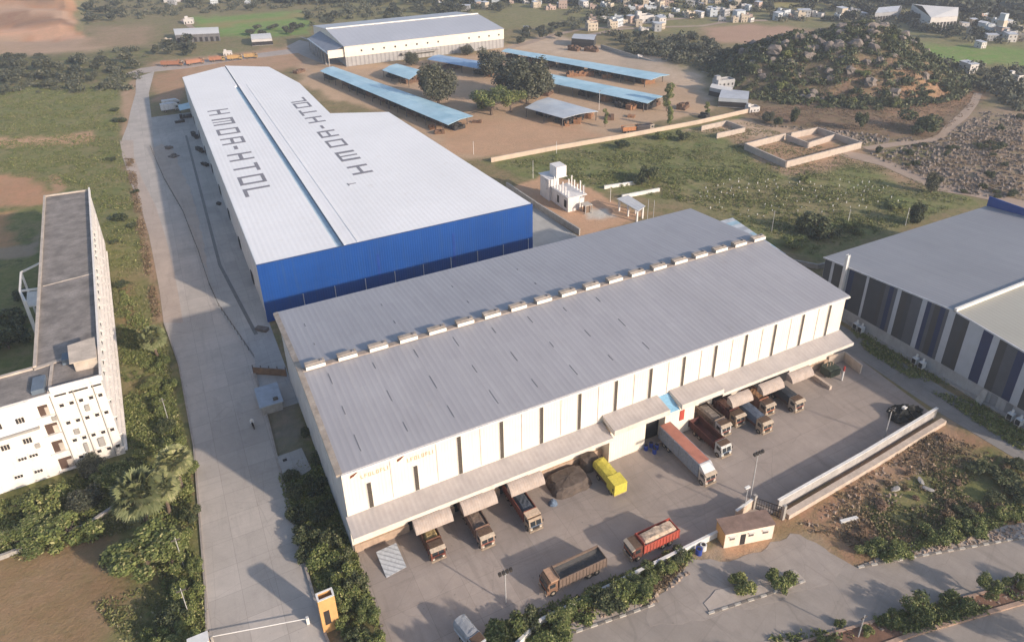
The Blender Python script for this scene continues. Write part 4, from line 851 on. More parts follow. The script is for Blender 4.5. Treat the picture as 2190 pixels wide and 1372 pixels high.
# orange tippers queueing on the perimeter road
for u0, v0, u1, v1, lab in ((346, 143, 393, 142, 'orange red trailer at the head of the line on the perimeter road'), (398, 142, 438, 136, 'orange red trailer close behind the first one on the perimeter road'),
                            (448, 134, 483, 131, 'dull orange truck beside the white hut on the perimeter road'), (487, 131, 520, 128, 'yellow orange truck in front of the white hut'), (524, 127, 552, 125, 'pale orange truck at the rear of the perimeter road line')):
    p, q = Vector(G(u0, v0)[:2]), Vector(G(u1, v1)[:2]); c = (p+q)/2; d = q-p
    lorry('tipper_truck', lab, max(7.5, d.length*.96), c.x, c.y+1.2, math.atan2(d.y, d.x)+math.pi/2, (.4, .19, .1) if 'red' in lab else (.5, .32, .12), (.36, .165, .10) if 'dull' in lab or 'red' in lab else (.44, .28, .12), (.45, .25, .15), 'open', .3, cat='tipper truck', grp='orange vehicles on the perimeter road', hb=1.9)
lorry('mixer_truck', 'orange and brown truck stopped by the meadow wall in the shed yard', 8.5, *G(1352, 283)[:2], R(75), (.5, .38, .3), (.5, .22, .1), (.42, .3, .2), 'open', .4)
lorry('truck', 'dark brown truck parked end on near the meadow wall of the shed yard', 7.5, *G(1378, 281)[:2], R(80), (.6, .5, .4), (.06, .045, .04), (.05, .04, .04), 'tarp', .3)
lorry('box_truck', 'white truck nearer the camera in the lane beside the lettered warehouse', 7.5, *G(365, 238)[:2], R(92), (.6, .6, .6), (.6, .6, .62), None, 'box')
lorry('box_truck', 'white truck farther off in the lane beside the lettered warehouse', 7.5, *G(368, 230)[:2], R(92), (.6, .6, .6), (.62, .62, .62), None, 'box')

# ------------------------------------------------------------------ motorcyclist on the concrete road
def skin_figure(name, pts, edges, radii, mats, loc, rz, parent=None):
    me = bpy.data.meshes.new(name); me.from_pydata(pts, edges, []); me.materials.append(mats)
    o = bpy.data.objects.new(name, me); col.objects.link(o); o.location = loc; o.rotation_euler = (0, 0, rz)
    o.modifiers.new('skin', 'SKIN'); o.modifiers.new('subsurf', 'SUBSURF').levels = 1
    for i, r in enumerate(radii): me.skin_vertices[0].data[i].radius = (r, r)
    if parent: o.parent = parent
    return o
gm = G(541, 912)
mc = thing('motorcycle', 'dark motorcycle on the concrete road carrying a rider in white', 'motorcycle', (gm[0], gm[1], .05), R(8)); mc.scale = (1.25, 1.15, 1.15)
b = MB(); b.hexa([(-.14, -.5, .45), (.14, -.5, .45), (.16, .75, .5), (-.16, .75, .5)], [(-.1, -.45, .85), (.1, -.45, .85), (.13, .8, .78), (-.13, .8, .78)]); b.build('body', m_chas, mc, local=True)
for y in (-.68, .68):
    b = MB(); b.tube((-.06, y, .31), (.06, y, .31), .31, n=14); b.build('wheel', m_tyre, mc, local=True)
b = MB(); b.tube((-.36, -.5, 1.05), (.36, -.5, 1.05), .025, n=6); b.tube((0, -.66, .4), (0, -.48, 1.05), .04, n=6); b.build('handlebar', m_chas, mc, local=True)
rider = skin_figure('person', [(0, .2, .92), (0, .15, 1.2), (0, .06, 1.42), (0, .03, 1.55), (0, 0, 1.68), (-.2, .05, 1.4), (-.28, -.2, 1.2), (-.3, -.46, 1.08), (.2, .05, 1.4), (.28, -.2, 1.2), (.3, -.46, 1.08), (-.16, .1, .88), (-.22, -.22, .8), (-.2, -.05, .38), (.16, .1, .88), (.22, -.22, .8), (.2, -.05, .38)],
    [(0, 1), (1, 2), (2, 3), (3, 4), (2, 5), (5, 6), (6, 7), (2, 8), (8, 9), (9, 10), (0, 11), (11, 12), (12, 13), (0, 14), (14, 15), (15, 16)],
    [.16, .17, .15, .06, .11, .08, .06, .045, .08, .06, .045, .1, .085, .055, .1, .085, .055], mat('white_shirt', (.7, .68, .66), .9), (gm[0], gm[1], .05), R(8)); rider.scale = (1.15, 1.15, 1.15)
tag(rider, 'rider in a white shirt sitting on the motorcycle on the concrete road', 'person')

# ------------------------------------------------------------------ walls, gate and guard house
m_bwall = mat('dusty_boundary_wall', (.52, .42, .34), .9, .15, .6, (.28, .19, .13), .5, (.8, .8, .2))
m_cope = mat('white_coping', (.70, .67, .63), .7, .1, .6, (.4, .35, .3), .3)
def wall_thing(name, label, pts, h, t, cat='wall', wm=None, cm=None, grp=None, z0=0, parts=None):
    p = pts[0]; o = thing(name, label, cat, (p[0], p[1], 0), 0, grp); b = MB(); c = MB()
    for k, (p, q) in enumerate(zip(pts, pts[1:])):
        b.wall(p, q, h, t, z0); c.wall(p, q, .12, t+.12, z0+h+.002)
    b.build('wall', wm or m_bwall, o); c.build('coping', cm or wm or m_bwall, o)
    return o
bwall = wall_thing('boundary_wall', 'white topped yard wall running right from the gate to the far corner', [(73.4, 55.3), (94, 56.4), (115.4, 58.0)], 2.1, .35, wm=mat('grey_yard_wall', (.40, .37, .35), .9, .2, .6, (.2, .17, .15), .5), cm=m_cope)
b = MB()
for p, q in (((73.6, 53.5), (94.4, 54.7)), ((94.4, 54.7), (115.2, 56.2))): b.wall(p, q, .9, 1.0)
b.build('ledge', m_bwall, bwall)  # ledge stands in for the wall's lit face; its shade darkens the gap
wall_thing('hedge_wall', 'low pale wall behind the hedge at the front of the yard', [(12.6, 49.6), (30.8, 55.45), (62.2, 55.75)], 1.1, .3, wm=m_cope)
wall_thing('gate_side_wall', 'short white topped wall piece between the guard house and gate', [(66.2, 56.9), (70.2, 57.5)], 1.9, .3, cm=m_cope)
gt = thing('sliding_gate', 'grey steel lattice gate standing half open by the guard house', 'gate', (70.6, 57, 0))
p, q = Vector((70.4, 57.3)), Vector((72.9, 53.6))
b = MB()
for z in (.15, 1.2, 2.3): b.wall(p, q, .1, .08, z)
b.build('rail', m_chas, gt); b = MB()
for i in range(13): e = p.lerp(q, i/12); b.box(e.x-.035, e.x+.035, e.y-.035, e.y+.035, .15, 2.4)
b.build('bars', m_post, gt)
for e in (p, q): b = MB(); b.box(e.x-.25, e.x+.25, e.y-.25, e.y+.25, 0, 2.9); b.build('gate_post', m_conc, gt)
m_orange = mat('ochre_orange_paint', (.60, .33, .13), .75, .1, 1., (.4, .25, .14), .3)
gx, gy, ga = 61.0, 53.6, math.atan2(-2., 7.7)
gh = thing('guard_house', 'small guard house with cream front, ochre end wall and flat brown roof', 'guard house', (gx, gy, 0), ga)
b = MB(); b.box(0, 8.0, 0, 2.7, 0, 3.0, 0); b.add([(0, -.004, 0), (8.0, -.004, 0), (8.0, -.004, 3.0), (0, -.004, 3.0)], [(0, 1, 2, 3)], 1); b.build('wall', [m_orange, mat('cream_guard_wall', (.78, .66, .55), .8, .08, .8, (.5, .35, .25), .3)], gh, local=True)
rr = MB().box(-.15, 8.15, -.15, 2.85, 3.005, 3.12).build('roof', mat('brown_flat_roof', (.25, .165, .13), .95, .25, .8, bump=.4), gh, local=True)
for x, w_, z0, z1, nm in ((.8, .8, 1.5, 2.1, 'window'), (2.6, .8, .1, 2.2, 'door'), (3.9, .8, 1.5, 2.1, 'window'), (6.2, .9, 1.5, 2.1, 'window')):
    b = MB(); b.box(x, x+w_, -.06, -.01, z0, z1); d_ = b.build(nm, m_hole if nm == 'door' else mat('dull_pane_%d' % int(x*10), (.16, .13, .12), .4), gh, local=True)
    if nm == 'window': b = MB(); b.box(x-.12, x+w_+.12, -.3, -.01, z1+.12, z1+.2); b.build('sun_shade', m_cope, d_, local=True)
for i, (nm, lab, x, y, wx, wy, hh, mm) in enumerate((('gate_booth', 'tall narrow orange gate booth with open top and dark doorway at the bottom', 4.25, 67.75, 2.2, 1.35, 6.4, m_orange), ('gate_booth', 'pale topped gate booth at the bottom left edge of the concrete road', -11.5, 69.4, 2.3, 1.4, 5.4, m_orange))):
    t = thing(nm, lab, 'gate booth', (x, y, 0)); b = MB()
    b.box(x, x+wx, y, y+wy, 0, hh-1.0); 
    for p, q in (((x, y+.1), (x+wx, y+.1)), ((x, y+wy-.1), (x+wx, y+wy-.1))): b.wall(p, q, 1.0, .2, hh-1.0+.002)
    for p, q in (((x+.1, y+.2), (x+.1, y+wy-.2)), ((x+wx-.1, y+.2), (x+wx-.1, y+wy-.2))): b.wall(p, q, 1.0, .2, hh-1.0+.002)
    b.build('wall', mm, t); b = MB()
    for p, q in (((x, y+.1), (x+wx, y+.1)), ((x, y+wy-.1), (x+wx, y+wy-.1))): b.wall(p, q, .06, .26, hh+.005)
    for p, q in (((x+.1, y+.23), (x+.1, y+wy-.23)), ((x+wx-.1, y+.23), (x+wx-.1, y+wy-.23))): b.wall(p, q, .06, .26, hh+.005)
    b.build('coping', m_cope, t); b = MB(); b.box(x+.45, x+1.2, y-.05, y-.004, 1.6, 4.2); b.build('doorway', m_hole, t)
    if i: MB().box(x-.1, x+wx+.1, y-.1, y+wy+.1, hh+.1, hh+.25).build('roof', m_cope, t)
gb = thing('barrier', 'pale barrier pole lying across the concrete road near the orange booth', 'barrier', (-9.5, 74, 0))
b = MB(); b.tube((-9.3, 73.6, 1.05), (2.6, 70.3, 1.1), .07, n=6); b.build('pole', m_cope, gb); b = MB(); b.box(2.5, 2.9, 70.1, 70.5, 0, 1.3); b.build('stand', m_cope, gb); b = MB(); b.box(-9.4, -9.1, 73.4, 73.7, 0, 1.2); b.build('rest', m_conc, gb)

# ------------------------------------------------------------------ masts and poles
m_pole = mat('galvanised_pole', (.45, .43, .42), .5)
def flood_mast(x, y, h, lab, n=4):
    t = thing('floodlight_mast', lab, 'floodlight', (x, y, 0)); b = MB(); b.tube((x, y, 0), (x, y, h), .11, .07, 8); b.build('pole', m_pole, t)
    b = MB(); b.tube((x-.9, y, h), (x+.9, y, h), .05, n=6); b.tube((x, y-.5, h), (x, y+.5, h), .05, n=6); b.build('crossbar', m_pole, t)
    for i in range(n):
        a = (i-(n-1)/2)*.55; b = MB(); b.hexa([(x+a-.2, y-.3, h-.15), (x+a+.2, y-.3, h-.15), (x+a+.2, y+.12, h-.02), (x+a-.2, y+.12, h-.02)], [(x+a-.2, y-.25, h+.25), (x+a+.2, y-.25, h+.25), (x+a+.2, y+.1, h+.32), (x+a-.2, y+.1, h+.32)]); b.build('floodlight', m_chas, t)
flood_mast(28.0, 60.6, 6.3, 'floodlight mast with black lamps at the left end of the hedge wall')
flood_mast(71.6, 59.2, 9.5, 'floodlight mast with black lamps standing in the yard near the gate')
flood_mast(102.6, 58.6, 6.4, 'floodlight mast with small lamps against the white topped yard wall', 2)
t = thing('street_lamp', 'slim lamp post with white head behind the guard house', 'street lamp', (68.4, 57.3, 0)); b = MB(); b.tube((68.4, 57.3, 0), (68.4, 57.3, 5.6), .09, .06, 8); b.build('pole', m_pole, t); b = MB(); b.box(67.7, 68.6, 57.0, 57.4, 5.6, 5.8); b.build('lamp_head', m_cope, t)
def pole(u, v, h, lab, arm=0, r=.13, m=None, cat='pole'):
    x, y, _ = G(u, v); t = thing('utility_pole', lab, cat, (x, y, 0)); b = MB(); b.tube((x, y, 0), (x, y, h), r, r*.75, 7); b.build('shaft', m or (m_pole if 'grey' in lab or 'thin' in lab or 'bluish' in lab else m_cope), t)
    if arm: b = MB(); b.box(x-arm, x+arm, y-.07, y+.07, h-.6, h-.45); b.build('crossarm', m_post, t)
for a in ((1140, 382, 6.5, 'white pole at the meadow edge beside the side yard'), (1305, 432, 6, 'white pole on the red earth by the white walled plot'), (1249, 446, 8, 'tall thin pole at the corner of the white pump building'), (1384, 472, 7, 'first of two close thin poles behind the front warehouse'), (1396, 478, 7.5, 'second of two close thin poles behind the front warehouse'),
          (1650, 495, 6.5, 'thin pole in the meadow right of the striped lean-to', .6), (1812, 482, 5.0, 'short pole beside the dark meadow bush', .7), (1936, 482, 5.5, 'pole close behind the striped warehouse roof', .5), (1013, 330, 5, 'pole on the bare earth by the shed yard'), (1281, 236, 9, 'pole at the corner of the wide low shed', .6), (1190, 330, 5, 'white pole by the meadow wall'),
          (408, 1325, 6.5, 'leaning grey pole among the roadside bushes nearest the gate', .6), (395, 1215, 6.5, 'grey pole among the roadside bushes below the palms', .6), (385, 1060, 6.0, 'grey pole beside the twin palms', .6), (362, 905, 6.0, 'grey pole in the verge beside the white building', .5), (1835, 1362, 4.5, 'bluish lamp post on the planted median', .5)):
    pole(*a[:4], arm=a[4] if len(a) > 4 else 0, r=.065 if 'grey' in a[3] else .09)
t = thing('lattice_mast', 'broad pale mast standing against the striped warehouse wall', 'mast', (126.6, 90.4, 0)); b = MB()
for dx_ in (-.35, .35):
    for dy_ in (-.35, .35): b.tube((126.4+dx_, 90.4+dy_, 0), (126.4+dx_*.8, 90.4+dy_*.8, 16.2), .09, n=6)
b.build('leg', m_trim, t); b = MB(); b.box(126.12, 126.68, 90.12, 90.68, .2, 16.1); b.build('shaft_panel', m_trim, t)

# ------------------------------------------------------------------ walls and small works beyond
m_brickw = mat('grey_block_wall', (.46, .38, .32), .9, .12, .5, (.25, .2, .17), .4)
wall_thing('meadow_wall', 'long pale compound wall between the shed yard and the meadow', GP([(1050, 347), (1180, 322), (1330, 296), (1490, 266), (1612, 238)]), 1.6, .4, wm=mat('sandy_compound_wall', (.52, .41, .32), .9, .1, .3, (.35, .25, .18), .4))
wall_thing('plot_wall', 'block wall of two joined bare earth plots by the boulder hill', GP([(1678, 298), (1592, 320), (1680, 359), (1840, 317), (1747, 285), (1690, 297)]), 2.3, .45, wm=m_brickw)
wall_thing('plot_partition', 'inner block wall splitting the bare earth plot by the hill', GP([(1681, 300), (1727, 317), (1782, 299)]), 2.1, .4, wm=m_brickw)
wall_thing('small_plot_wall', 'block wall of the small three sided plot at the meadow wall corner', GP([(1499, 280), (1553, 268), (1592, 283), (1532, 296)]), 1.9, .45, wm=m_brickw)
wall_thing('retaining_wall', 'dark grey retaining wall along the red earth behind the blue warehouse', [(95.6, 196), (96.4, 176), (98.0, 154.5)], 1.9, .4, wm=m_conc)
wall_thing('garden_wall', 'white low wall farther from the small canopy shed', GP([(1292, 404), (1372, 392)]), 1.0, .5, wm=m_cope)
wall_thing('garden_wall', 'white low wall meeting the small canopy shed', GP([(1330, 424), (1410, 409)]), 1.0, .5, wm=m_cope)
wall_thing('lane_wall', 'grey wall along the meadow behind the striped warehouse', [(126.5, 128.5), (141, 108.5), (150, 108)], 1.2, .4, wm=m_conc)
wall_thing('far_compound_wall', 'dark compound wall along the far edge of the shed yard', GP([(1285, 103), (1400, 140), (1515, 165)]), 2., .4, wm=m_conc)
# pump building
pb = thing('pump_building', 'white unfinished pump building with posts on its roof on red earth', 'building', (103, 170, 0))
m_pw = mat('white_rendered_block', (.70, .66, .63), .8, .1, .6, (.35, .3, .27), .4)
b = MB(); b.box(103.2, 107.2, 169.6, 179.8, 0, 4.6); b.build('lower_block', m_pw, pb)
b = MB(); b.box(102.4, 106.0, 180, 185.5, 0, 7.4); b.build('tower', m_pw, pb); b = MB(); b.box(104.6, 108.2, 179.2, 183.4, 7.45, 11.0); b.build('tank_room', m_pw, pb)
b = MB(); b.box(101.8, 108.6, 179.0, 186, 7.41, 7.44); b.box(102.9, 109.6, 169.2, 179.9, 4.61, 4.85); b.build('slab', m_pw, pb)
for i in range(6):
    for j in range(2): b = MB(); xx, yy = 103.6+5.2*j, 170.2+1.7*i; b.box(xx-.16, xx+.16, yy-.16, yy+.16, 4.86, 6.6+.9*((i+j) % 3)); b.build('roof_post', m_pw, pb)
b = MB(); b.box(103.18, 103.21, 170.5, 172, 1, 3.4); b.box(103.18, 103.21, 175, 176.2, 1, 3.4); b.build('opening', m_hole, pb); b = MB(); b.box(102.0, 102.38, 181, 182.2, 3.5, 6.5); b.build('balcony', m_pw, pb)
b = MB(); b.box(107.3, 109.8, 171, 178.8, 0, 3.0); b.build('annex', m_pw, pb)
sk = thing('kiosk', 'small square kiosk with pale roof below the white pump building', 'kiosk', (107.5, 167, 0)); b = MB(); b.box(106.8, 109.4, 165.6, 168.4, 2.6, 2.8); b.build('roof', mat('pale_tan_roof', (.5, .44, .37), .8), sk)
for xx in (107, 109.2):
    for yy in (165.8, 168.2): b = MB(); b.box(xx-.12, xx+.12, yy-.12, yy+.12, 0, 2.6); b.build('post', m_conc, sk)
b = MB(); b.box(107.6, 109, 166.4, 168, 0, 2.5); b.build('booth', mat('brown_booth', (.2, .14, .1), .8), sk)
cs = thing('canopy_shed', 'small white canopy shed on posts behind the front warehouse', 'shed', (119, 158, 0))
b = MB(); b.hexa([(116.9, 164, 3.6), (117.2, 153.3, 3.6), (120.6, 154.6, 4.0), (121, 164, 4.0)][::1], [(116.9, 164, 3.75), (117.2, 153.3, 3.75), (120.6, 154.6, 4.15), (121, 164, 4.15)]); b.build('roof', mat('white_ribbed_sheet', (.62, .6, .58), .6, .08, 1., ribs=.8, rib_axis='Y', rib_amt=.3), cs)
for xx, yy in ((117.5, 154.2), (120.2, 155.2), (117.4, 158.5), (120.5, 159), (117.3, 163), (120.6, 163.2)): b = MB(); b.box(xx-.22, xx+.22, yy-.22, yy+.22, 0, 3.58); b.build('post', m_cope, cs)
ls = thing('striped_lean_to', 'long lean-to with alternating pale blue and white roof sheets behind the front warehouse', 'shed', (134, 124, 0))
p0, p1, p2, p3 = Vector((131.5, 137)), Vector((128.2, 114)), Vector((133.6, 112.9)), Vector((137, 136)); b = MB(); n = 12
for i in range(n):
    a_, b_, c_, d_ = p0.lerp(p1, i/n), p0.lerp(p1, (i+.97)/n), p3.lerp(p2, (i+.97)/n), p3.lerp(p2, i/n)
    q = [(a_.x, a_.y, 3.6), (b_.x, b_.y, 3.6), (c_.x, c_.y, 4.2), (d_.x, d_.y, 4.2)]; b.hexa([(x, y, z-.08) for x, y, z in q], q, (0, 1, 0, 2)[i % 4])
b.build('roof', [mat('lean_pale', (.55, .56, .57), .5), mat('lean_blue', (.38, .52, .58), .4), mat('lean_grey', (.42, .43, .45), .6)], ls)
for e in (p0, p1, p2, p3): b = MB(); b.box(e.x*.97+3.95-.1, e.x*.97+3.95+.1, e.y-.1, e.y+.1, 0, 3.5); b.build('post', m_post, ls)
# transformer bay at the right end of the docks
tb = thing('transformer_enclosure', 'low tan wall enclosure at the right end of the docks', 'enclosure', (104, 76.2, 0)); m_tw = m_bwall
b = MB(); b.wall((110.6, 78.5), (114.8, 78.2), 2.2, .35); b.wall((114.9, 78), (114.2, 73.4), 2.2, .35); b.build('wall', m_tw, tb); b = MB(); b.box(104.6, 105.2, 72.6, 78.6, 0, .9); b.build('kerb', m_tw, tb)
tr = thing('transformer', 'dark green transformer with cooling fins in the dock end enclosure', 'transformer', (108.5, 76, .06)); m_tg = mat('dark_green_machine', (.05, .065, .05), .6, .2, 2.)
b = MB(); b.box(107.2, 110.0, 75.2, 77.4, .3, 2.0); b.build('tank', m_tg, tr); b = MB()
for i in range(9): b.box(107.3+.3*i, 107.42+.3*i, 74.7, 75.19, .5, 1.8)
b.build('cooling_fins', m_tg, tr)
for i in range(3): b = MB(); b.tube((107.8+.8*i, 76.4, 2.0), (107.8+.8*i, 76.4, 2.8), .09, n=6); b.build('bushing', m_plinth, tr)
t = thing('signal_post', 'white post with red top standing at the dock end enclosure', 'post', (109.2, 73.6, .06)); b = MB(); b.tube((109.2, 73.6, 0), (109.2, 73.6, 2.4), .16, n=8); b.build('shaft', m_cope, t); b = MB(); b.tube((109.2, 73.6, 2.4), (109.2, 73.6, 3.4), .18, n=8); b.build('cap', mat('red_cap', (.4, .05, .04), .6), t)

# ------------------------------------------------------------------ heaps and goods in the yard
def heap(name, label, cat, x, y, rx, ry, h, m, z=.06, n=18, rough=.25, grp=None, flat=.5, boxy=False):
    V, F_ = [], []; st = 7
    for j in range(st+1):
        for i in range(n):
            a = 2*math.pi*i/n; t = j/st; r = (1-t)**flat if j < st else .0
            if boxy: r *= (abs(math.cos(a))**5+abs(math.sin(a))**5)**-.2
            V.append((rx*r*math.cos(a)*(1+rough*.5*random.uniform(-1, 1)), ry*r*math.sin(a)*(1+rough*.5*random.uniform(-1, 1)), h*t*(1+rough*random.uniform(-.5, .3))))
    for j in range(st):
        for i in range(n): F_.append((j*n+i, j*n+(i+1) % n, (j+1)*n+(i+1) % n, (j+1)*n+i))
    o = MB().add(V, F_).build(name, m, smooth=False); o.location = (x, y, z); return tag(o, label, cat, grp)
m_tarp = mat('brown_tarpaulin', (.125, .095, .078), .85, .3, 1.2, (.06, .05, .045), .5, (1, 1, 1), bump=.9)
heap('tarpaulin_heap', 'wide heap of goods under dull brown tarpaulin against the dock wall', 'heap', 47.0, 75.4, 3.6, 2.5, 1.95, m_tarp, flat=.14, n=28, rough=.10, boxy=True)
hb = heap('tarpaulin_heap', 'smaller squarish stack under brown tarpaulin right of the wide heap', 'heap', 52.2, 77.2, 1.6, 1.3, 2.6, m_tarp, flat=.08, n=24, rough=.06, boxy=True)
heap('blue_tarpaulin', 'small crumpled blue grey tarpaulin at the foot of the wide heap', 'tarpaulin', 42.6, 73.0, .8, .8, .9, mat('blue_grey_sheet', (.12, .16, .22), .7, .3, 3.), n=12)
m_bbar = mat('blue_drum', (.03, .06, .28), .5)
first = None
for i, (x, y) in enumerate(((64.0, 74.6), (63.2, 76.0), (65.0, 75.3), (64.4, 76.1))):
    t = thing('drum', ['blue drum nearest the front of the group beside the container truck', 'blue drum at the left of the group beside the container truck', 'blue drum right against the container truck side', 'blue drum at the rear of the group beside the container truck'][i], 'drum', (x, y, .06), 0, 'blue drums by the docks')
    b = MB(); b.tube((0, 0, 0), (0, 0, .95), .38, n=14); b.build('shell', m_bbar, t, local=True); b = MB(); b.tube((0, 0, .96), (0, 0, .99), .3, n=12); b.build('lid', m_chas, t, local=True)
for x, y, lab, mm in ((58.2, 54.9, 'white drum left of the guard house, nearer its wall', m_cope), (57.1, 54.6, 'blue drum left of the guard house', m_bbar)):
    t = thing('drum', lab, 'drum', (x, y, 0)); b = MB(); b.tube((0, 0, 0), (0, 0, 1.0), .5, n=14); b.build('shell', mm, t, local=True); b = MB(); b.tube((0, 0, 1.01), (0, 0, 1.03), .32, n=12); b.build('lid', m_chas, t, local=True)
rampo = thing('dock_ramp', 'grey checkered steel ramp leaning at the first dock', 'ramp', (16, 75, 0)); b = MB()
b.hexa([(14.4, 72.2, .08), (17.6, 72.6, .08), (17.4, 76.4, 1.1), (14.2, 76.2, 1.1)], [(14.4, 72.2, .16), (17.6, 72.6, .16), (17.4, 76.4, 1.3), (14.2, 76.2, 1.3)]); b.build('deck', mat('checkered_steel', (.40, .41, .43), .5, .2, 3., ribs=.5, rib_axis='DIAGONAL', rib_amt=.5), rampo)
b = MB(); b.box(14.3, 14.5, 75.8, 76.1, .06, 1.1); b.box(17.1, 17.3, 75.9, 76.2, .06, 1.1); b.build('support', m_post, rampo)
sp = heap('scrap_heap', 'black heap of scrap with one white sack in the far right yard corner', 'heap', 111.0, 60.9, 3.4, 2.2, 1.9, mat('blackened_scrap', (.03, .03, .028), .9, .4, 2., bump=1.), rough=.9, n=20)
b = MB()
for i in range(60):
    a = random.random()*6.28; r = random.random()**.5; x, y = 3.3*r*math.cos(a), 2.1*r*math.sin(a); z = 1.7*(1-r)+.2; s = random.uniform(.2, .6); v = Vector((random.uniform(-1, 1), random.uniform(-1, 1), random.uniform(-.3, .8)))*s
    b.tube((x, y, z), (x+v.x, y+v.y, z+v.z), .07, n=5)
b.build('scrap_bars', mat('grey_scrap', (.12, .12, .11), .8), sp, local=True); b = MB(); b.box(-.9, -.1, -.2, .4, 1.6, 2.05); b.build('sack', m_cope, sp, local=True)
ch = MB(); 
for p, q in zip(GP([(1262, 1002), (1330, 975), (1400, 950), (1440, 934)]), GP([(1262, 1002), (1330, 975), (1400, 950), (1440, 934)])[1:]): ch.wall(p, q, .05, .3, .062)
tag(ch.build('drain_cover_strip', m_bwall), kind='structure')
# small huts and slabs between the road and the front warehouse
hu = thing('pump_hut', 'low hut with flat bluish roof beside the concrete road', 'hut', (6, 120, 0)); b = MB(); b.box(4.6, 8.4, 117.4, 123.4, 0, 2.0); b.build('wall', m_conc, hu); b = MB(); b.box(4.3, 8.7, 117.1, 123.7, 2.002, 2.2); b.build('roof', mat('bluish_hut_roof', (.36, .40, .46), .8, .15, .8), hu); b = MB(); b.box(7.0, 7.9, 118, 118.6, 2.21, 2.6); b.build('hatch', m_post, hu)
t = thing('concrete_slab', 'broken pale concrete slab in the weeds beside the front warehouse', 'slab', (7, 101, 0)); b = MB(); b.prism([(4.9, 104.4), (9.2, 104.6), (9.6, 98.6), (8.0, 98.0), (6.9, 98.7), (5.0, 98.4)], 0, .5); b.build('slab', m_gutter, t); b = MB(); b.box(5.6, 6.3, 102.6, 103.2, .505, .54); b.build('manhole', m_hole, t)
t = thing('brown_hoarding', 'rust brown hoarding closing the lane behind the concrete road hut', 'hoarding', (5, 132, 0)); b = MB(); b.wall((5.2, 131.8), (11.1, 127.8), 1.6, .25); b.build('panel', mat('rust_brown_sheet', (.22, .13, .08), .9, .3, 1.), t); b = MB()
for i in range(5): e = Vector((5.2, 131.9)).lerp(Vector((11.1, 127.9)), i/4); b.box(e.x-.08, e.x+.08, e.y+.14, e.y+.3, 0, 2.0)
b.build('post', m_post, t)
fl = thing('rail_fence', 'low dark rail fence along the inner edge of the concrete road', 'fence', (0, 200, 0)); b = MB(); c = MB()
fp = GP([(322, 316), (352, 385), (392, 455), (425, 540), (448, 610), (468, 655), (545, 768)])
for p, q in zip(fp, fp[1:]):
    L = (Vector(q)-Vector(p)).length
    for z in (.5, 1.0): c.wall(p, q, .07, .07, z)
    for i in range(int(L/2.5)): e = Vector(p).lerp(Vector(q), i*2.5/L); b.box(e.x-.06, e.x+.06, e.y-.06, e.y+.06, 0, 1.1)
c.build('rail', m_post, fl); b.build('posts', m_post, fl)
dr = MB(); dp = GP([(398, 290), (470, 566), (548, 715)])
for p, q in zip(dp, dp[1:]): dr.wall(p, q, .06, .8, .0)
tag(dr.build('drain_channel', mat('wet_dark_drain', (.15, .145, .14), .6, .2, .6)), kind='structure')
# stacked goods in the lane beside the lettered warehouse and under the sheds
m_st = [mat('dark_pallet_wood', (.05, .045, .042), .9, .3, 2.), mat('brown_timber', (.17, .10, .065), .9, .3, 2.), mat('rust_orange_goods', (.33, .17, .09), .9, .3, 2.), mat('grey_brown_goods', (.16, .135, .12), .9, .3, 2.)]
def stack(name, label, cat, x, y, w_, d_, h, m, rz, grp, seed):
    rr = random.Random(seed); b = MB(); nx, ny = max(1, int(w_/1.2)), max(1, int(d_/1.2))
    for i in range(nx):
        for j in range(ny):
            hh = h*rr.uniform(.45, 1.); z = 0
            while z < hh:
                dz = rr.uniform(.25, .5); ox, oy = rr.uniform(-.1, .1), rr.uniform(-.1, .1); cx, cy = (i+.5)*w_/nx-w_/2+ox, (j+.5)*d_/ny-d_/2+oy
                b.box(cx-.5*w_/nx*.92, cx+.5*w_/nx*.92, cy-.5*d_/ny*.92, cy+.5*d_/ny*.92, z, z+dz*.9); z += dz
    o = b.build(name, m); o.location = (x, y, .05); o.rotation_euler = (0, 0, rz); return tag(o, label, cat, grp)
for i, (u, v, w_, d_, h) in enumerate(((398, 252, 5, 2, 1.3), (385, 262, 4, 1.5, .9), (425, 292, 1.4, 6, 1.5), (437, 322, 1.4, 6, 1.3), (449, 352, 1.2, 4, 1.0), (500, 432, 1.0, 1.6, .6), (362, 318, 2.4, 2, .8), (372, 335, 3, 3, .5), (585, 700, 1.4, 3, 1.2))):
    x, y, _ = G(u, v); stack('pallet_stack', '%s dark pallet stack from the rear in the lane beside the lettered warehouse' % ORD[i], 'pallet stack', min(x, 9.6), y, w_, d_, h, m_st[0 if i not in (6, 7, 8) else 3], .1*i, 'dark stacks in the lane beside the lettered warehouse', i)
at_ = thing('awning_tent', 'pale blue sheet tent against the side of the lettered warehouse', 'tent', (*G(402, 243)[:2], 0)); x, y, _ = G(400, 246); b = MB(); b.hexa([(x-2.6, y-5, 3.6), (x+3.2, y-5, 4.2), (x+3.2, y+5, 4.2), (x-2.6, y+5, 3.6)], [(x-2.6, y-5, 3.7), (x+3.2, y-5, 4.3), (x+3.2, y+5, 4.3), (x-2.6, y+5, 3.7)]); b.build('roof', m_bsheet, at_)
for dx_, dy_ in ((-2.4, -4.8), (-2.4, 4.8), (3, -4.8), (3, 4.8)): b = MB(); b.tube((x+dx_, y+dy_, 0), (x+dx_, y+dy_, 3.6), .08, n=6); b.build('post', m_post, at_)
k = 0
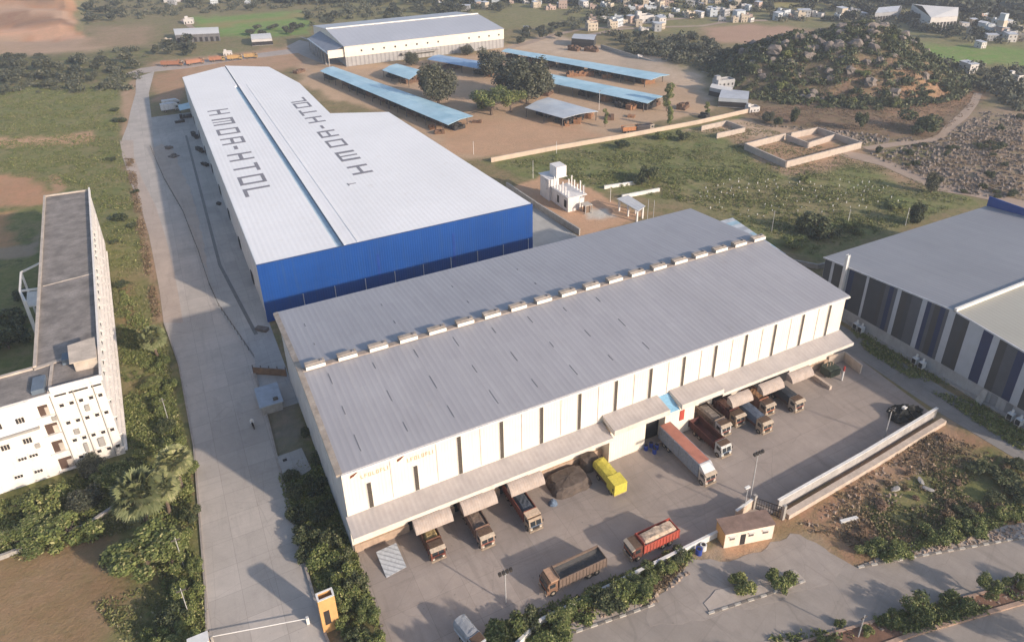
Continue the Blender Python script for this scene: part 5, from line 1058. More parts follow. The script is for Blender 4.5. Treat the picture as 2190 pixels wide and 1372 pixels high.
for (u, v, w_, d_, h, mi) in ((1240, 162, 14, 4, 2.2, 2), (1298, 167, 5, 3, 2.2, 2), (1345, 172, 5, 3, 2, 1), (1385, 178, 6, 4, 2.4, 2), (1300, 215, 7, 4, 2.8, 2), (1330, 228, 5, 4, 2.2, 0), (1352, 232, 6, 3, 2.4, 2), (1400, 225, 4, 4, 2.6, 1), (1460, 232, 6, 4, 2.4, 1), (1170, 202, 7, 4, 2.0, 1), (1260, 250, 6, 3, 2.0, 2), (1235, 262, 5, 3, 1.8, 2), (1305, 255, 4, 3, 2.0, 1), (1212, 268, 3, 2, 1.6, 2), (940, 285, 3, 4, 1.9, 1), (925, 275, 3, 3, 1.4, 2), (1045, 160, 7, 4, 1.8, 2), (1075, 152, 6, 5, 2.6, 2), (895, 172, 5, 3, 1.8, 2), (1505, 252, 4, 3, 2., 0), (1228, 108, 7, 4, 3.0, 1), (1265, 110, 8, 4, 3.0, 1), (640, 155, 3, 7, 1.5, 1), (1350, 250, 3, 3, 1.2, 2), (1020, 262, 4, 2, .9, 1)):
    x, y, _ = G(u, v); stack('goods_stack', '%s stack of stored goods, %s, in the shed yard' % (['dark', 'brown', 'rust orange'][mi], ['low and narrow', 'broad', 'tall'][k % 3]), 'stack', x, y, w_, d_, h, m_st[mi], .12*k-.4, 'stored goods in the shed yard', 100+k); k += 1
# rows of dark goods added to deepen the shade under the sheds
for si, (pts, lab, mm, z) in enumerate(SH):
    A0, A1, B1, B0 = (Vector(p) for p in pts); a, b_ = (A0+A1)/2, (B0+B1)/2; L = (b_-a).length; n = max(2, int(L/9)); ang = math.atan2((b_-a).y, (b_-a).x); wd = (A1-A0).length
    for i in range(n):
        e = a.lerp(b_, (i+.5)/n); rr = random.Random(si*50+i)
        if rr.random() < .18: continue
        stack('goods_stack', 'dark stored goods added for deeper shade under the ' + lab.split(',')[0].replace('blue roofed ', '').split(' along')[0].split(' beside')[0].split(' between')[0].split(' in ')[0].split(' partly')[0].split(' with')[0] + (' of the dirt yard' if si != 1 else ''), 'stack', e.x+rr.uniform(-1, 1), e.y+rr.uniform(-1, 1), 7.2, wd*rr.uniform(.45, .7), rr.uniform(1.6, 2.8), m_st[rr.choice((0, 0, 1))], ang, 'goods ranked under the sheds, shed %s' % ORD[si], si*31+i)
wall_thing('field_wall', 'low dark field wall crossing the dry ground below the white building', GP([(0, 1196), (95, 1160), (185, 1128), (255, 1082)]), .7, .35, wm=m_conc)
# ------------------------------------------------------------------ vegetation
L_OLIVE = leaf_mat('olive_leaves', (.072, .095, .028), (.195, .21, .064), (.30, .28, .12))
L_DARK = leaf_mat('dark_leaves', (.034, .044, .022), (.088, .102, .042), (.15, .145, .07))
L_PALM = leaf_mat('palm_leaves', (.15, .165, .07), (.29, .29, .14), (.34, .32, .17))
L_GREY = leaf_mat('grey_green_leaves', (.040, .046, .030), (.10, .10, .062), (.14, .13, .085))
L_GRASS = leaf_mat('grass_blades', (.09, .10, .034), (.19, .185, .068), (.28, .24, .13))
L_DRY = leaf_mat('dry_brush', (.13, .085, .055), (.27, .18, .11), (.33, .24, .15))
m_bark = mat('bark', (.14, .10, .075), .95, .3, 4.)
m_rock = mat('hill_rock', (.22, .18, .155), .95, .35, .5, (.09, .078, .07), .7, (1, 1, 1), bump=.8)
def th(x, y): return float(terrain_h(np.array([float(x)]), np.array([float(y)]))[0])
def leaf_quads(C, Nrm, size, aspect=.6, r=rng):
    n = len(C); a = r.normal(size=(n, 3)); a -= (a*Nrm).sum(1)[:, None]*Nrm; a /= np.linalg.norm(a, axis=1)[:, None]+1e-9
    b = np.cross(Nrm, a); s = (size*r.uniform(.6, 1.35, n))[:, None]
    V = np.stack([C-a*s, C-b*s*aspect, C+a*s, C+b*s*aspect], 1).reshape(-1, 3)
    return V, np.arange(4*n).reshape(n, 4)
def blob_leaves(blobs, n, size, inner=.45, up=.35):
    w_ = np.array([b[3]*b[4]*b[5] for b in blobs])**.66; k = rng.choice(len(blobs), n, p=w_/w_.sum()); B = np.array(blobs)[k]
    d = rng.normal(size=(n, 3)); d /= np.linalg.norm(d, axis=1)[:, None]; rad = rng.uniform(inner, 1., n)**.6
    rad *= rng.uniform(.82, 1.12, n); C = B[:, :3]+d*B[:, 3:]*rad[:, None]
    nm = d*.7+rng.normal(size=(n, 3))*.7+np.array([0, 0, up]); nm /= np.linalg.norm(nm, axis=1)[:, None]
    C[:, 2] = np.maximum(C[:, 2], .03); return leaf_quads(C, nm, size)
def trunk_mb(h, r, limbs, spread, seed):
    rr = random.Random(seed); b = MB(); p = Vector((0, 0, -.2)); n = 3
    for i in range(n):
        q = Vector((rr.uniform(-.06, .06)*h*.5, rr.uniform(-.06, .06)*h*.5, h*(i+1)/n)); b.tube(p, q, r*(1-.25*i/n*1.5), r*(1-.25*(i+1)/n*1.5), 7); p = q
    for i in range(limbs):
        a = i*2.4+rr.random(); z = h*rr.uniform(.55, 1.); e = Vector((math.cos(a)*spread*rr.uniform(.5, .9), math.sin(a)*spread*rr.uniform(.5, .9), z+spread*rr.uniform(.3, .9)))
        b.tube((0, 0, z*.9), e, r*.5, r*.15, 5)
    return b
def rand_blobs(k, R_, zc, flat, spread, seed):
    rr = random.Random(seed); o = []
    for i in range(k):
        a = rr.random()*6.28; d = spread*math.sqrt(rr.random()); s = R_*rr.uniform(.6, 1.1)
        o.append((d*math.cos(a), d*math.sin(a), zc+rr.uniform(-.25, .3)*flat, s, s*rr.uniform(.8, 1.2), s*flat))
    return o
PROTO = {}
def proto(key, name, cat, blobs, n, size, lm, th_, tr, limbs, spread, seed, inner=.45):
    V, F_ = blob_leaves(blobs, n, size, inner)
    cm = np_mesh(name+'_crown', V, F_, lm)
    tb_ = trunk_mb(th_, tr, limbs, spread, seed); tm = bpy.data.meshes.new(name+'_trunk'); tm.from_pydata(tb_.v, [], tb_.f); tm.materials.append(m_bark)
    PROTO[key] = (name, cat, cm, tm)
for i in range(3):
    proto('bush%d' % i, 'bush', 'bush', rand_blobs(10, .36, .55, 1.0, .68, 10+i), 2600, .064, L_OLIVE, .5, .05, 5, .5, i)
    proto('dark%d' % i, 'bush', 'bush', rand_blobs(10, .38, .55, .95, .66, 20+i), 2400, .066, L_DARK, .5, .05, 5, .5, i)
    proto('tree%d' % i, 'tree', 'tree', rand_blobs(14, .34, 1.3, 1.3, .74, 30+i), 4800, .05, L_OLIVE, 1.0, .075, 7, .7, i)
    proto('gtree%d' % i, 'tree', 'tree', [(0, 0, 1.0, .75, .75, .75), (0, .1, .7, .7, .7, .5)]+rand_blobs(12, .42, 1.3, 1.5, .6, 40+i), 5000, .06, L_GREY, .9, .07, 7, .6, i)
    proto('dry%d' % i, 'bush', 'bush', rand_blobs(6, .5, .45, .7, .5, 50+i), 800, .10, L_DRY, .4, .04, 6, .6, i, .2)
    proto('far%d' % i, 'tree', 'tree', rand_blobs(7, .46, .85, 1.0, .6, 60+i), 520, .13, L_GREY, .6, .08, 3, .5, i)
    proto('slim%d' % i, 'slender_tree', 'tree', [(random.Random(i*9+j).uniform(-.3, .3), random.Random(i*7+j+50).uniform(-.3, .3), 1.0+.5*j, random.Random(i+j*3).uniform(.3, .55), random.Random(i+j*5).uniform(.3, .55), .38) for j in range(5)], 1900, .075, L_OLIVE, 2.6, .06, 6, .4, i)
# fan palm
def make_palm():
    r = random.Random(5); V, F_ = [], []
    for k in range(64):
        az = k*2.39996; el = math.asin(1-1.5*(k+.5)/64); d = Vector((math.cos(az)*math.cos(el), math.sin(az)*math.cos(el), math.sin(el)))
        st = d*.5; tip = d*1.0; side = d.cross(Vector((0, 0, 1))).normalized(); upv = side.cross(d)
        roll = r.uniform(-.7, .7); s2 = side*math.cos(roll)+upv*math.sin(roll)
        o = len(V); V += [tuple(d*.05-s2*.012), tuple(d*.05+s2*.012), tuple(st+s2*.012), tuple(st-s2*.012)]; F_.append((o, o+1, o+2, o+3))
        m_ = 13
        for j in range(m_):
            a = -1.25+2.5*j/(m_-1); bd = d*math.cos(a)+s2*math.sin(a); L = .46*(1-.1*abs(a))*r.uniform(.9, 1.1); e = st+bd*L-Vector((0, 0, .10*abs(math.sin(a))+.05)); w_ = bd.cross(d.cross(s2)).normalized()*.05; mid = st+bd*L*.55
            o = len(V); V += [tuple(st), tuple(mid-w_), tuple(e), tuple(mid+w_)]; F_.append((o, o+1, o+2, o+3))
    cm = np_mesh('palm_crown', np.array(V), np.array(F_), L_PALM)
    b = MB(); p = Vector((0, 0, -2.6))
    for i in range(10):
        q = Vector((.05*math.sin(i*.5), 0, -2.6+2.6*(i+1)/10)); b.tube(p, q, .10-.003*i, .093-.003*i, 9); p = q
    for i in range(26):
        a = i*2.4; b.tube((math.cos(a)*.06, math.sin(a)*.06, -.25), (math.cos(a)*.4, math.sin(a)*.4, -.65-.1*(i % 3)), .02, .01, 4)
    tm = bpy.data.meshes.new('palm_trunk'); tm.from_pydata(b.v, [], b.f); tm.materials.append(m_bark); PROTO['palm'] = ('palm_tree', 'palm tree', cm, tm)
make_palm()
PH = {'bush': 1.15, 'dark': 1.1, 'tree': 2.0, 'gtree': 2.1, 'dry': .95, 'far': 1.65, 'slim': 3.5, 'palm': 1.}
cnt = 0
def plant(key, x, y, rad, h, label, group, single=False, z=None):
    """one plant: crown radius rad and total height h in metres"""
    global cnt; cnt += 1
    if key+'0' in PROTO: kk = key+str(cnt % 3); ph = PH[key]
    else: kk = key; ph = 1.
    name, cat, cm, tm = PROTO[kk]; z = th(x, y) if z is None else z
    sc = (rad*random.uniform(.92, 1.08), rad*random.uniform(.92, 1.08), h/ph); rz_ = random.random()*6.28
    if single: o = obj(name, cm, None, (x, y, z), rz_, sc); return tag(o, label, cat, group)
    t = thing(name, label, cat, (x, y, z), rz_, group); t.scale = sc
    obj('crown', cm, t); obj('trunk', tm, t); return t
def mpp(u, v): x, y, _ = G(u, v); return math.sqrt(x*x+y*y+HCAM*HCAM)/FOC
def row(key, pts, lab, group, noun):
    """pts: (u, v of the base, width px, height m)"""
    alt = {'tree': ('tree', 'gtree', 'tree', 'bush'), 'bush': ('bush', 'bush', 'dark', 'bush', 'tree')}.get(key, (key,))
    for i, (u, v, w_, h) in enumerate(pts):
        x, y, _ = G(u, v); plant(alt[i % len(alt)] if len(pts) > 7 else key, x, y, w_/2*mpp(u, v)*(.86 if 'hedge' in lab else .72), h*.84, lab % ORD[i] if '%s' in lab else lab, group)
row('bush', [(1045, 1375, 100, 3.6), (1085, 1352, 110, 3.4), (1125, 1338, 80, 2.8), (1185, 1365, 90, 2.6), (1205, 1330, 85, 2.6), (1238, 1312, 70, 2.2), (1268, 1298, 70, 2.4), (1300, 1298, 90, 3.2), (1340, 1278, 100, 3.4), (1368, 1262, 80, 3.0), (1392, 1232, 60, 2.2), (1425, 1212, 70, 2.2), (1455, 1192, 60, 2.0)], '%s bush from the left in the hedge outside the yard wall', 'hedge bushes outside the yard wall', '')
row('bush', [(1582, 1262, 88, 3.2), (1666, 1252, 88, 3.8)], '%s rounded shrub from the left on the verge before the guard house', 'shrubs on the verge before the guard house', '')
row('bush', [(1850, 1178, 60, 2.0), (1888, 1190, 100, 3.2), (1925, 1178, 60, 2.0), (2000, 1152, 80, 2.6), (2040, 1146, 70, 2.6), (2082, 1138, 80, 3.0), (2150, 1112, 60, 1.8)], '%s shrub from the left on the gravel verge of the front road', 'shrubs along the gravel verge', '')
row('bush', [(1795, 1338, 36, 1.2), (1905, 1330, 60, 2.2), (1972, 1318, 95, 3.4), (2042, 1300, 85, 2.8), (2170, 1252, 50, 2.6), (1850, 1352, 40, 1.2), (1765, 1372, 50, 1.4)], '%s planted shrub counted along the median strip', 'shrubs on the median', '')
row('tree', [(2108, 1278, 60, 4.4)], 'slight young tree with a bare stem on the median strip', None, '')
row('dark', [(2100, 1010, 80, 1.8), (2150, 1035, 90, 2.2), (2180, 1062, 80, 2.0), (2120, 1065, 60, 1.6), (2175, 1000, 60, 1.6), (1950, 1115, 40, 1.0), (2060, 1100, 60, 1.4)], '%s dark shrub in the rubble plot right of the gate', 'dark shrubs in the rubble plot', '')
row('dark', [(632, 1062, 70, 2.2), (672, 1050, 80, 2.6), (640, 1105, 80, 2.6), (695, 1105, 80, 2.6), (660, 1150, 90, 3.0), (708, 1160, 80, 3.0), (655, 1195, 70, 2.4), (735, 1205, 70, 2.8), (622, 1020, 60, 1.8), (680, 985, 60, 1.6), (660, 930, 50, 1.6)], '%s dark bush in the shaded strip beside the front warehouse', 'bushes in the shaded strip', '')
row('bush', [(690, 1215, 90, 3.2), (735, 1250, 80, 3.4), (765, 1262, 80, 3.2), (748, 1300, 90, 3.4), (785, 1320, 90, 3.4), (742, 1345, 70, 2.8), (800, 1375, 80, 3.2), (765, 1385, 80, 3.)], '%s sunlit bush near the orange gate booth', 'sunlit bushes by the gate booth', '')
row('tree', [(320, 1225, 190, 7.0), (255, 1215, 90, 4.2), (372, 1215, 130, 6.0), (150, 1150, 150, 5.0), (75, 1170, 140, 4.4), (185, 1085, 110, 4.6), (240, 1040, 110, 4.4), (120, 1095, 120, 4.2), (55, 1092, 80, 3.2), (205, 1010, 90, 3.6)], '%s leafy tree on the dry field below the white building', 'leafy trees on the dry field', '')
row('bush', [(405, 1010, 60, 2.8), (395, 1060, 70, 3.2), (412, 1110, 60, 3.0), (400, 1170, 70, 3.4), (415, 1225, 60, 3.2), (400, 1275, 80, 3.6), (412, 1330, 70, 3.4), (375, 1340, 90, 4.0), (340, 1375, 90, 3.6), (395, 1385, 80, 3.6), (350, 880, 70, 2.8), (365, 830, 60, 2.6), (355, 920, 60, 2.8), (378, 955, 60, 2.8), (330, 830, 60, 2.2), (345, 780, 50, 2.0), (300, 1000, 80, 3.0), (270, 1015, 80, 2.8)], '%s bush in the green verge along the concrete road', 'bushes in the green verge', '')
row('dark', [(258, 468, 60, 2.0), (284, 486, 34, 1.4), (246, 520, 30, 1.1), (292, 412, 26, 1.2), (262, 612, 50, 1.4), (20, 745, 130, 5.0), (35, 690, 90, 4.4), (50, 640, 60, 3.0), (238, 344, 30, 1.6), (254, 262, 50, 2.4), (246, 238, 30, 1.8)], '%s dark shrub around the white building', 'dark shrubs around the white building', '')
for u, v, w_, h, lab in ((296, 1055, 118, 8.5, 'broad fan palm nearest the camera, left of the twin palm'), (372, 985, 78, 9.0, 'fan palm with round crown beside the concrete road, right of the broad palm'), (326, 722, 62, 6.5, 'solitary fan palm at the far end of the green verge'), (345, 1040, 80, 7.5, 'fan palm crown squeezed between the broad palm and the road palm')):
    r = w_/2*mpp(u, v)*.86; zc = h-r*.5; x, y, _ = G(u, v, zc); t = thing('palm_tree', lab, 'palm tree', (x, y, zc), random.random()*6, 'fan palms by the concrete road')
    _, _, cm, tm = PROTO['palm']; obj('crown', cm, t, sc=r); obj('trunk', tm, t, sc=(r, r, zc/2.45))
# trees in the shed yard
for u, v, w_, h, k, lab in ((938, 222, 68, 17, 'gtree', 'tall grey green tree between the two left blue sheds'), (1052, 165, 58, 13, 'gtree', 'grey green tree at the end of the darker blue shed'), (1128, 222, 98, 19, 'gtree', 'largest dark tree standing in the middle of the shed yard'), (1052, 246, 84, 10, 'tree', 'broad sunlit tree below the largest dark tree of the yard'), (1092, 240, 60, 9, 'tree', 'smaller tree tucked against the largest dark yard tree'), (1088, 200, 80, 15, 'gtree', 'dark tree merging with the left side of the largest dark yard tree'), (1156, 205, 60, 13, 'gtree', 'dark tree merging with the right side of the largest dark yard tree'), (918, 205, 46, 13, 'gtree', 'dark tree leaning against the tall tree between the two left blue sheds'), (1030, 232, 50, 8, 'bush', 'low dense tree left of the broad sunlit yard tree'), (880, 140, 34, 7, 'gtree', 'small dark tree just left of the square shed'),
                            (906, 118, 14, 6, 'slim', 'small slender tree before the left half of the rear warehouse'), (981, 108, 16, 6.5, 'slim', 'small slender tree before the right half of the rear warehouse'), (1425, 238, 34, 12, 'slim', 'slender tree at the near end of the middle blue shed'), (1432, 272, 32, 9, 'slim', 'slender tree close to the meadow wall, right of the parked trucks'), (1294, 272, 18, 8, 'slim', 'thin tree beside the wide low shed'), (1512, 248, 20, 6, 'slim', 'thin tree by the small plot at the wall corner'), (1000, 118, 30, 5, 'gtree', 'low tree behind the darker blue shed'),
                            (1386, 388, 58, 5.0, 'dark', 'dark thicket bush behind the white low walls'), (1372, 395, 44, 3, 'dark', 'small dark bush attached to the thicket behind the white low walls'), (1742, 500, 84, 6.0, 'dark', 'large dark bush in the meadow before the striped warehouse'), (1772, 508, 50, 3.2, 'dark', 'low dark bush joined to the large meadow bush'), (1822, 495, 44, 3.0, 'bush', 'green bush right of the large meadow bush'), (1962, 478, 44, 6.5, 'dark', 'upright dark tree at the edge of the striped warehouse roof'), (1990, 412, 30, 6.5, 'gtree', 'lone round tree beside the dirt track'), (1915, 445, 50, 2.2, 'bush', 'low scrub bush between track and striped warehouse'), (1706, 528, 60, 2.4, 'bush', 'grassy bush beside the striped lean-to'), (1720, 388, 26, 2, 'bush', 'small scrub bush on the meadow below the earth plots'),
                            (1666, 270, 24, 4, 'dark', 'dark bush on the bare earth above the two plots'), (1700, 262, 30, 6, 'dark', 'dark round tree at the foot of the hill beyond the plots'), (1838, 278, 36, 7, 'dark', 'dark round tree on the red slope of the hill'), (1960, 280, 90, 7, 'dark', 'wide dark thicket in the hollow under the hill'), (1640, 262, 30, 4.4, 'gtree', 'grey green tree right of the white gate house'), (1330, 318, 36, 3, 'dark', 'dark weeds clump outside the meadow wall'), (1455, 300, 40, 3.4, 'dark', 'dark weeds clump by the small three sided plot'), (1420, 298, 40, 2.6, 'bush', 'green weeds clump outside the meadow wall corner')):
    x, y, _ = G(u, v); plant(k, x, y, w_/2*mpp(u, v)*(1.2 if v < 260 and k != 'slim' else 1), h*(1.08 if v < 260 else 1), lab, None)
def scatter(poly, n, seed, mind=0.):
    r = random.Random(seed); P = GP(poly) ; xs = [p[0] for p in P]; ys = [p[1] for p in P]; out = []; pa = P; tries = 0
    while len(out) < n and tries < n*60:
        tries += 1; x, y = r.uniform(min(xs), max(xs)), r.uniform(min(ys), max(ys))
        if not bool(inside(np.array([x]), np.array([y]), pa)[0]): continue
        if mind and any((x-a)**2+(y-b)**2 < mind*mind for a, b in out): continue
        out.append((x, y))
    return out
def scatter_uv(poly, n, seed):
    """even over the view rather than over the ground, so that the far plain does not swallow them all"""
    r = random.Random(seed); out = []; pu = [p[0] for p in poly]; pv = [p[1] for p in poly]
    while len(out) < n:
        u, v = r.uniform(min(pu), max(pu)), r.uniform(min(pv), max(pv))
        if bool(inside(np.array([u]), np.array([v]), poly)[0]): out.append(G(u, v)[:2])
    return out
r_ = random.Random(3)
def hill_spots(n, seed, k0, k1, lo=-.5):
    q = random.Random(seed); o = []
    while len(o) < n:
        a, d = q.uniform(0, 6.283), math.sqrt(q.uniform(k0*k0, k1*k1))*54
        x, y = 306+1.2*d*math.cos(a), 246+d*math.sin(a)
        if th(x, y) > lo: o.append((x, y))
    return o
for x, y in hill_spots(105, 5, .1, 1.0):
    plant('dark' if r_.random() < .8 else 'bush', x, y, r_.uniform(1.6, 4.2), r_.uniform(1.8, 4.6), 'dark scrub bush growing among the rocks of the boulder hill', 'scrub bushes on the boulder hill', True)
def rock_mesh(seed):
    r = np.random.default_rng(seed); V = []; n = 8
    for j in range(1, 5):
        for i in range(n):
            t = math.pi*j/5; a = 2*math.pi*(i+.5*(j % 2))/n; V.append((math.sin(t)*math.cos(a), math.sin(t)*math.sin(a), math.cos(t)))
    V = np.array(V+[(0, 0, 1), (0, 0, -1)]); V *= r.uniform(.7, 1.2, (len(V), 1)); V = np.sign(V)*np.abs(V)**.8
    b = MB(); F_ = []
    for j in range(3):
        for i in range(n): F_.append((j*n+i, (j+1)*n+i, (j+1)*n+(i+1) % n, j*n+(i+1) % n))
    for i in range(n): F_ += [(len(V)-2, i, (i+1) % n), (len(V)-1, 3*n+(i+1) % n, 3*n+i)]
    me = bpy.data.meshes.new('boulder'); me.from_pydata([tuple(v) for v in V], [], F_); me.materials.append(m_rock); return me
RK = [rock_mesh(i) for i in range(4)]
for i, (x, y) in enumerate(hill_spots(150, 9, 0, .85)):
    s = r_.uniform(.9, 3.0); o = obj('boulder', RK[i % 4], None, (x, y, th(x, y)+s*.2), r_.random()*6, (s, s*r_.uniform(.7, 1.3), s*r_.uniform(.6, 1.2))); tag(o, 'weathered brown boulder on the scrubby hill', 'boulder', 'boulders on the hill')
for i, (u, v, s) in enumerate(((1928, 92, 5.5), (1890, 72, 5), (1945, 105, 4.5), (1915, 100, 4.), (1862, 66, 3.6), (1775, 72, 3.), (1905, 118, 3.5), (1940, 125, 3.2))):
    # big tors near the summit: set where the survey ray meets the hill
    lo, hi = 0., 40.
    best = min((abs(th(*G(u, v, z)[:2])-z), z) for z in np.arange(0, 30, .25))[1]
    x, y, _ = G(u, v, best); o = obj('boulder', RK[i % 4], None, (x, y, th(x, y)+s*.3), i*1.3, (s*.8, s*.8, s*1.1)); tag(o, '%s large pale tor on the crest of the boulder hill' % ORD[i], 'boulder', 'large tors on the hill')
# mid distance and far trees, each its own crown
FT = 'scattered trees on the far plain'
k = 0
for poly, n, key, rr0, rr1, lab, grp in (
    ([(0, 128), (120, 120), (310, 105), (325, 130), (275, 195), (150, 200), (0, 205)], 48, 'far', 2.4, 5.5, 'grey green scrub tree in the thicket belt beyond the left field', 'scrub trees beyond the left field'),
    ([(325, 105), (420, 95), (430, 125), (330, 130)], 10, 'far', 3, 6, 'scrub tree behind the orange trailers', 'scrub trees behind the orange trailers'),
    ([(1300, 75), (1500, 85), (1580, 140), (1500, 165), (1330, 110)], 30, 'far', 2.5, 5.5, 'scrub tree on the rise between the shed yard and the town', 'scrub trees on the rise'),
    ([(650, 3), (1100, 3), (1100, 28), (1000, 32), (700, 52), (660, 60)], 38, 'far', 3.5, 7, 'dark tree on the plain behind the rear warehouse', 'trees behind the rear warehouse'),
    ([(1085, 70), (1230, 50), (1250, 75), (1100, 100)], 16, 'far', 3, 5, 'dark tree along the lane right of the rear warehouse', 'trees right of the rear warehouse'),
    ([(520, 62), (660, 60), (662, 82), (520, 80)], 14, 'far', 2.5, 4.5, 'small tree along the edge of the bright green field', 'trees edging the bright green field'),
    ([(160, 2), (640, 2), (640, 22), (420, 30), (180, 55)], 26, 'far', 3.5, 7, 'hazy tree on the plain behind the quarry and green field', 'hazy trees beyond the green field'),
    ([(1200, 2), (1650, 2), (1650, 30), (1200, 60)], 26, 'far', 4, 7, 'dark tree among the houses of the distant town', 'trees among the town houses'),
    ([(1640, 15), (2190, 2), (2190, 95), (1950, 85), (1760, 45), (1650, 50)], 56, 'far', 4, 8, 'dark tree in the belt beyond the boulder hill', 'trees beyond the boulder hill'),
    ([(1960, 130), (2190, 150), (2190, 245), (2110, 200)], 14, 'far', 1.6, 3.5, 'scrub bush on the slope right of the boulder hill', 'scrub right of the hill'),
    ([(1860, 330), (2000, 300), (2190, 250), (2190, 430), (2050, 415)], 26, 'dark', 1.0, 2.6, 'small dark bush on the rocky plain by the dirt track', 'bushes on the rocky plain'),
    ([(1700, 1120), (1990, 920), (2180, 1000), (2180, 1120), (1880, 1180)], 22, 'dry', .6, 1.3, 'dry brown bush in the rubble plot', 'dry bushes in the rubble plot'),
    ([(250, 600), (330, 700), (370, 900), (290, 950), (265, 800)], 16, 'bush', .5, 1.3, 'small weed bush in the verge east of the white building', 'weed bushes in the verge')):
    k += 1
    for x, y in scatter_uv(poly, n, 70+k):
        s = r_.uniform(rr0, rr1); plant(key, x, y, s, s*r_.uniform(.9, 1.5) if key == 'far' else s*r_.uniform(.7, 1.2), lab, grp, True)
# street trees just outside the frame, whose shade falls into it
for x, y, r0, h in ((24, 47, 3.2, 7.5), (28, 48.5, 2.8, 6.5), (20.5, 49.5, 2.4, 6.0)): plant('tree', x, y, r0, h, 'street tree on the front verge at the hedge end', 'street trees on the front verge')
for x, y in ((70, 22), (80, 20), (90, 17), (100, 15), (110, 20), (118, 26), (58, 25)): plant('tree', x, y, 2.8, 8, 'street tree beyond the main road', 'street trees beyond the main road')

# ------------------------------------------------------------------ uncountable cover
def mass(name, polys, m, n0, lf, r0, r1, seed, hz=.8):
    q = np.random.default_rng(seed); qr = random.Random(seed); Vs = []
    for poly, n, uv in polys:
        for x, y in (uv if isinstance(uv, list) else scatter_uv(poly, n, seed+n) if uv else scatter(poly, n, seed+n)):
            s = qr.uniform(r0, r1); d = q.normal(size=(n0, 3)); d /= np.linalg.norm(d, axis=1)[:, None]; d[:, 2] = np.abs(d[:, 2])
            C = d*np.array([s*qr.uniform(.7, 1.2), s*qr.uniform(.7, 1.2), s*hz*qr.uniform(.7, 1.3)])*q.uniform(.45, 1.1, (n0, 1))+np.array([x, y, th(x, y)+s*.1]); nm = d+q.normal(size=(n0, 3))*.6; nm /= np.linalg.norm(nm, axis=1)[:, None]
            Vs.append(leaf_quads(C, nm, s*lf, .7, q)[0])
    V = np.concatenate(Vs); return tag(obj(name, np_mesh(name, V, np.arange(len(V)).reshape(-1, 4), m)), kind='stuff')
HP = [(1555, 215), (1590, 120), (1670, 68), (1870, 50), (1965, 105), (2085, 185), (1900, 205), (1780, 212), (1690, 228)]
mass('hill_scrub', [(None, 1400, hill_spots(1400, 77, 0, 1.04))], L_DARK, 70, .20, .9, 3.2, 41)
mass('meadow_tussocks', [([(1080, 350), (1400, 300), (1600, 340), (1900, 400), (2080, 430), (1740, 545), (1500, 440)], 420, 0), ([(0, 210), (240, 200), (250, 350), (310, 560), (250, 560), (190, 400), (0, 370)], 260, 0), ([(250, 600), (330, 700), (380, 900), (420, 1372), (380, 1372), (290, 950), (265, 800)], 130, 0)], L_OLIVE, 60, .17, .35, 1.1, 43)
mass('scrub_belt', [([(0, 128), (120, 120), (310, 105), (325, 130), (275, 195), (150, 200), (0, 205)], 85, 1)], L_GREY, 80, .17, 1.2, 4., 47)
mass('thicket', [([(1300, 75), (1500, 85), (1580, 140), (1500, 165), (1330, 110)], 110, 1), ([(650, 3), (1100, 3), (1100, 28), (1000, 32), (700, 52), (660, 60)], 90, 1), ([(160, 2), (640, 2), (640, 22), (420, 30), (180, 55)], 90, 1), ([(1200, 2), (1650, 2), (1650, 30), (1200, 60)], 120, 1), ([(1640, 15), (2190, 2), (2190, 95), (1950, 85), (1760, 45), (1650, 50)], 190, 1), ([(1960, 130), (2190, 150), (2190, 245), (2110, 200)], 70, 1)], L_GREY, 70, .18, 1.6, 5., 45, .9)
def cover(name, polys, mat_, size, kind='stuff', per=3, up=1.2, zoff=.12, seed=1):
    Cs = []
    for i, (poly, n) in enumerate(polys):
        P = GP(poly); pa = np.array(P); q = np.random.default_rng(seed*50+i); tot = 0; keep = []
        while tot < n:
            x = q.uniform(pa[:, 0].min(), pa[:, 0].max(), n*2); y = q.uniform(pa[:, 1].min(), pa[:, 1].max(), n*2); dens = np.sin(x*.33+np.sin(y*.21)*2)+np.sin(y*.27+x*.11)+np.sin(x*.9+y*.7)*.6+q.uniform(-1.6, 1.6, n*2)
            s = inside(x, y, P) & (dens > .2); keep.append(np.stack([x[s], y[s]], 1)); tot += s.sum()
        Cs.append(np.concatenate(keep)[:n])
    C = np.concatenate(Cs); C = np.repeat(C, per, 0); q = np.random.default_rng(seed); C = C+q.normal(size=C.shape)*size*.9
    z = terrain_h(C[:, 0], C[:, 1])+zoff*q.uniform(.2, 1.8, len(C)); nm = q.normal(size=(len(C), 3)); nm[:, 2] = np.abs(nm[:, 2])*up; nm /= np.linalg.norm(nm, axis=1)[:, None]
    V, F_ = leaf_quads(np.column_stack([C, z]), nm, size, .45, q); o = obj(name, np_mesh(name, V, F_, mat_)); return tag(o, kind=kind)
cover('grass', [([(0, 210), (240, 195), (255, 310), (320, 560), (345, 690), (290, 740), (240, 600), (200, 410), (0, 370)], 9000), ([(240, 600), (290, 700), (345, 700), (400, 960), (440, 1372), (380, 1372), (270, 980)], 11000), ([(0, 1080), (250, 1000), (280, 1130), (60, 1200), (0, 1180)], 5000), ([(200, 1290), (330, 1250), (380, 1372), (260, 1372)], 500),
               ([(1080, 350), (1330, 300), (1600, 260), (1850, 345), (2080, 430), (1740, 545), (1500, 440), (1280, 400)], 14000), ([(1850, 1090), (1960, 1010), (2060, 1010), (2180, 1080), (2180, 1110), (1900, 1170)], 2500), ([(600, 1010), (690, 940), (757, 1180), (830, 1372), (745, 1372), (655, 1200)], 5000)], L_GRASS, .22, seed=2)
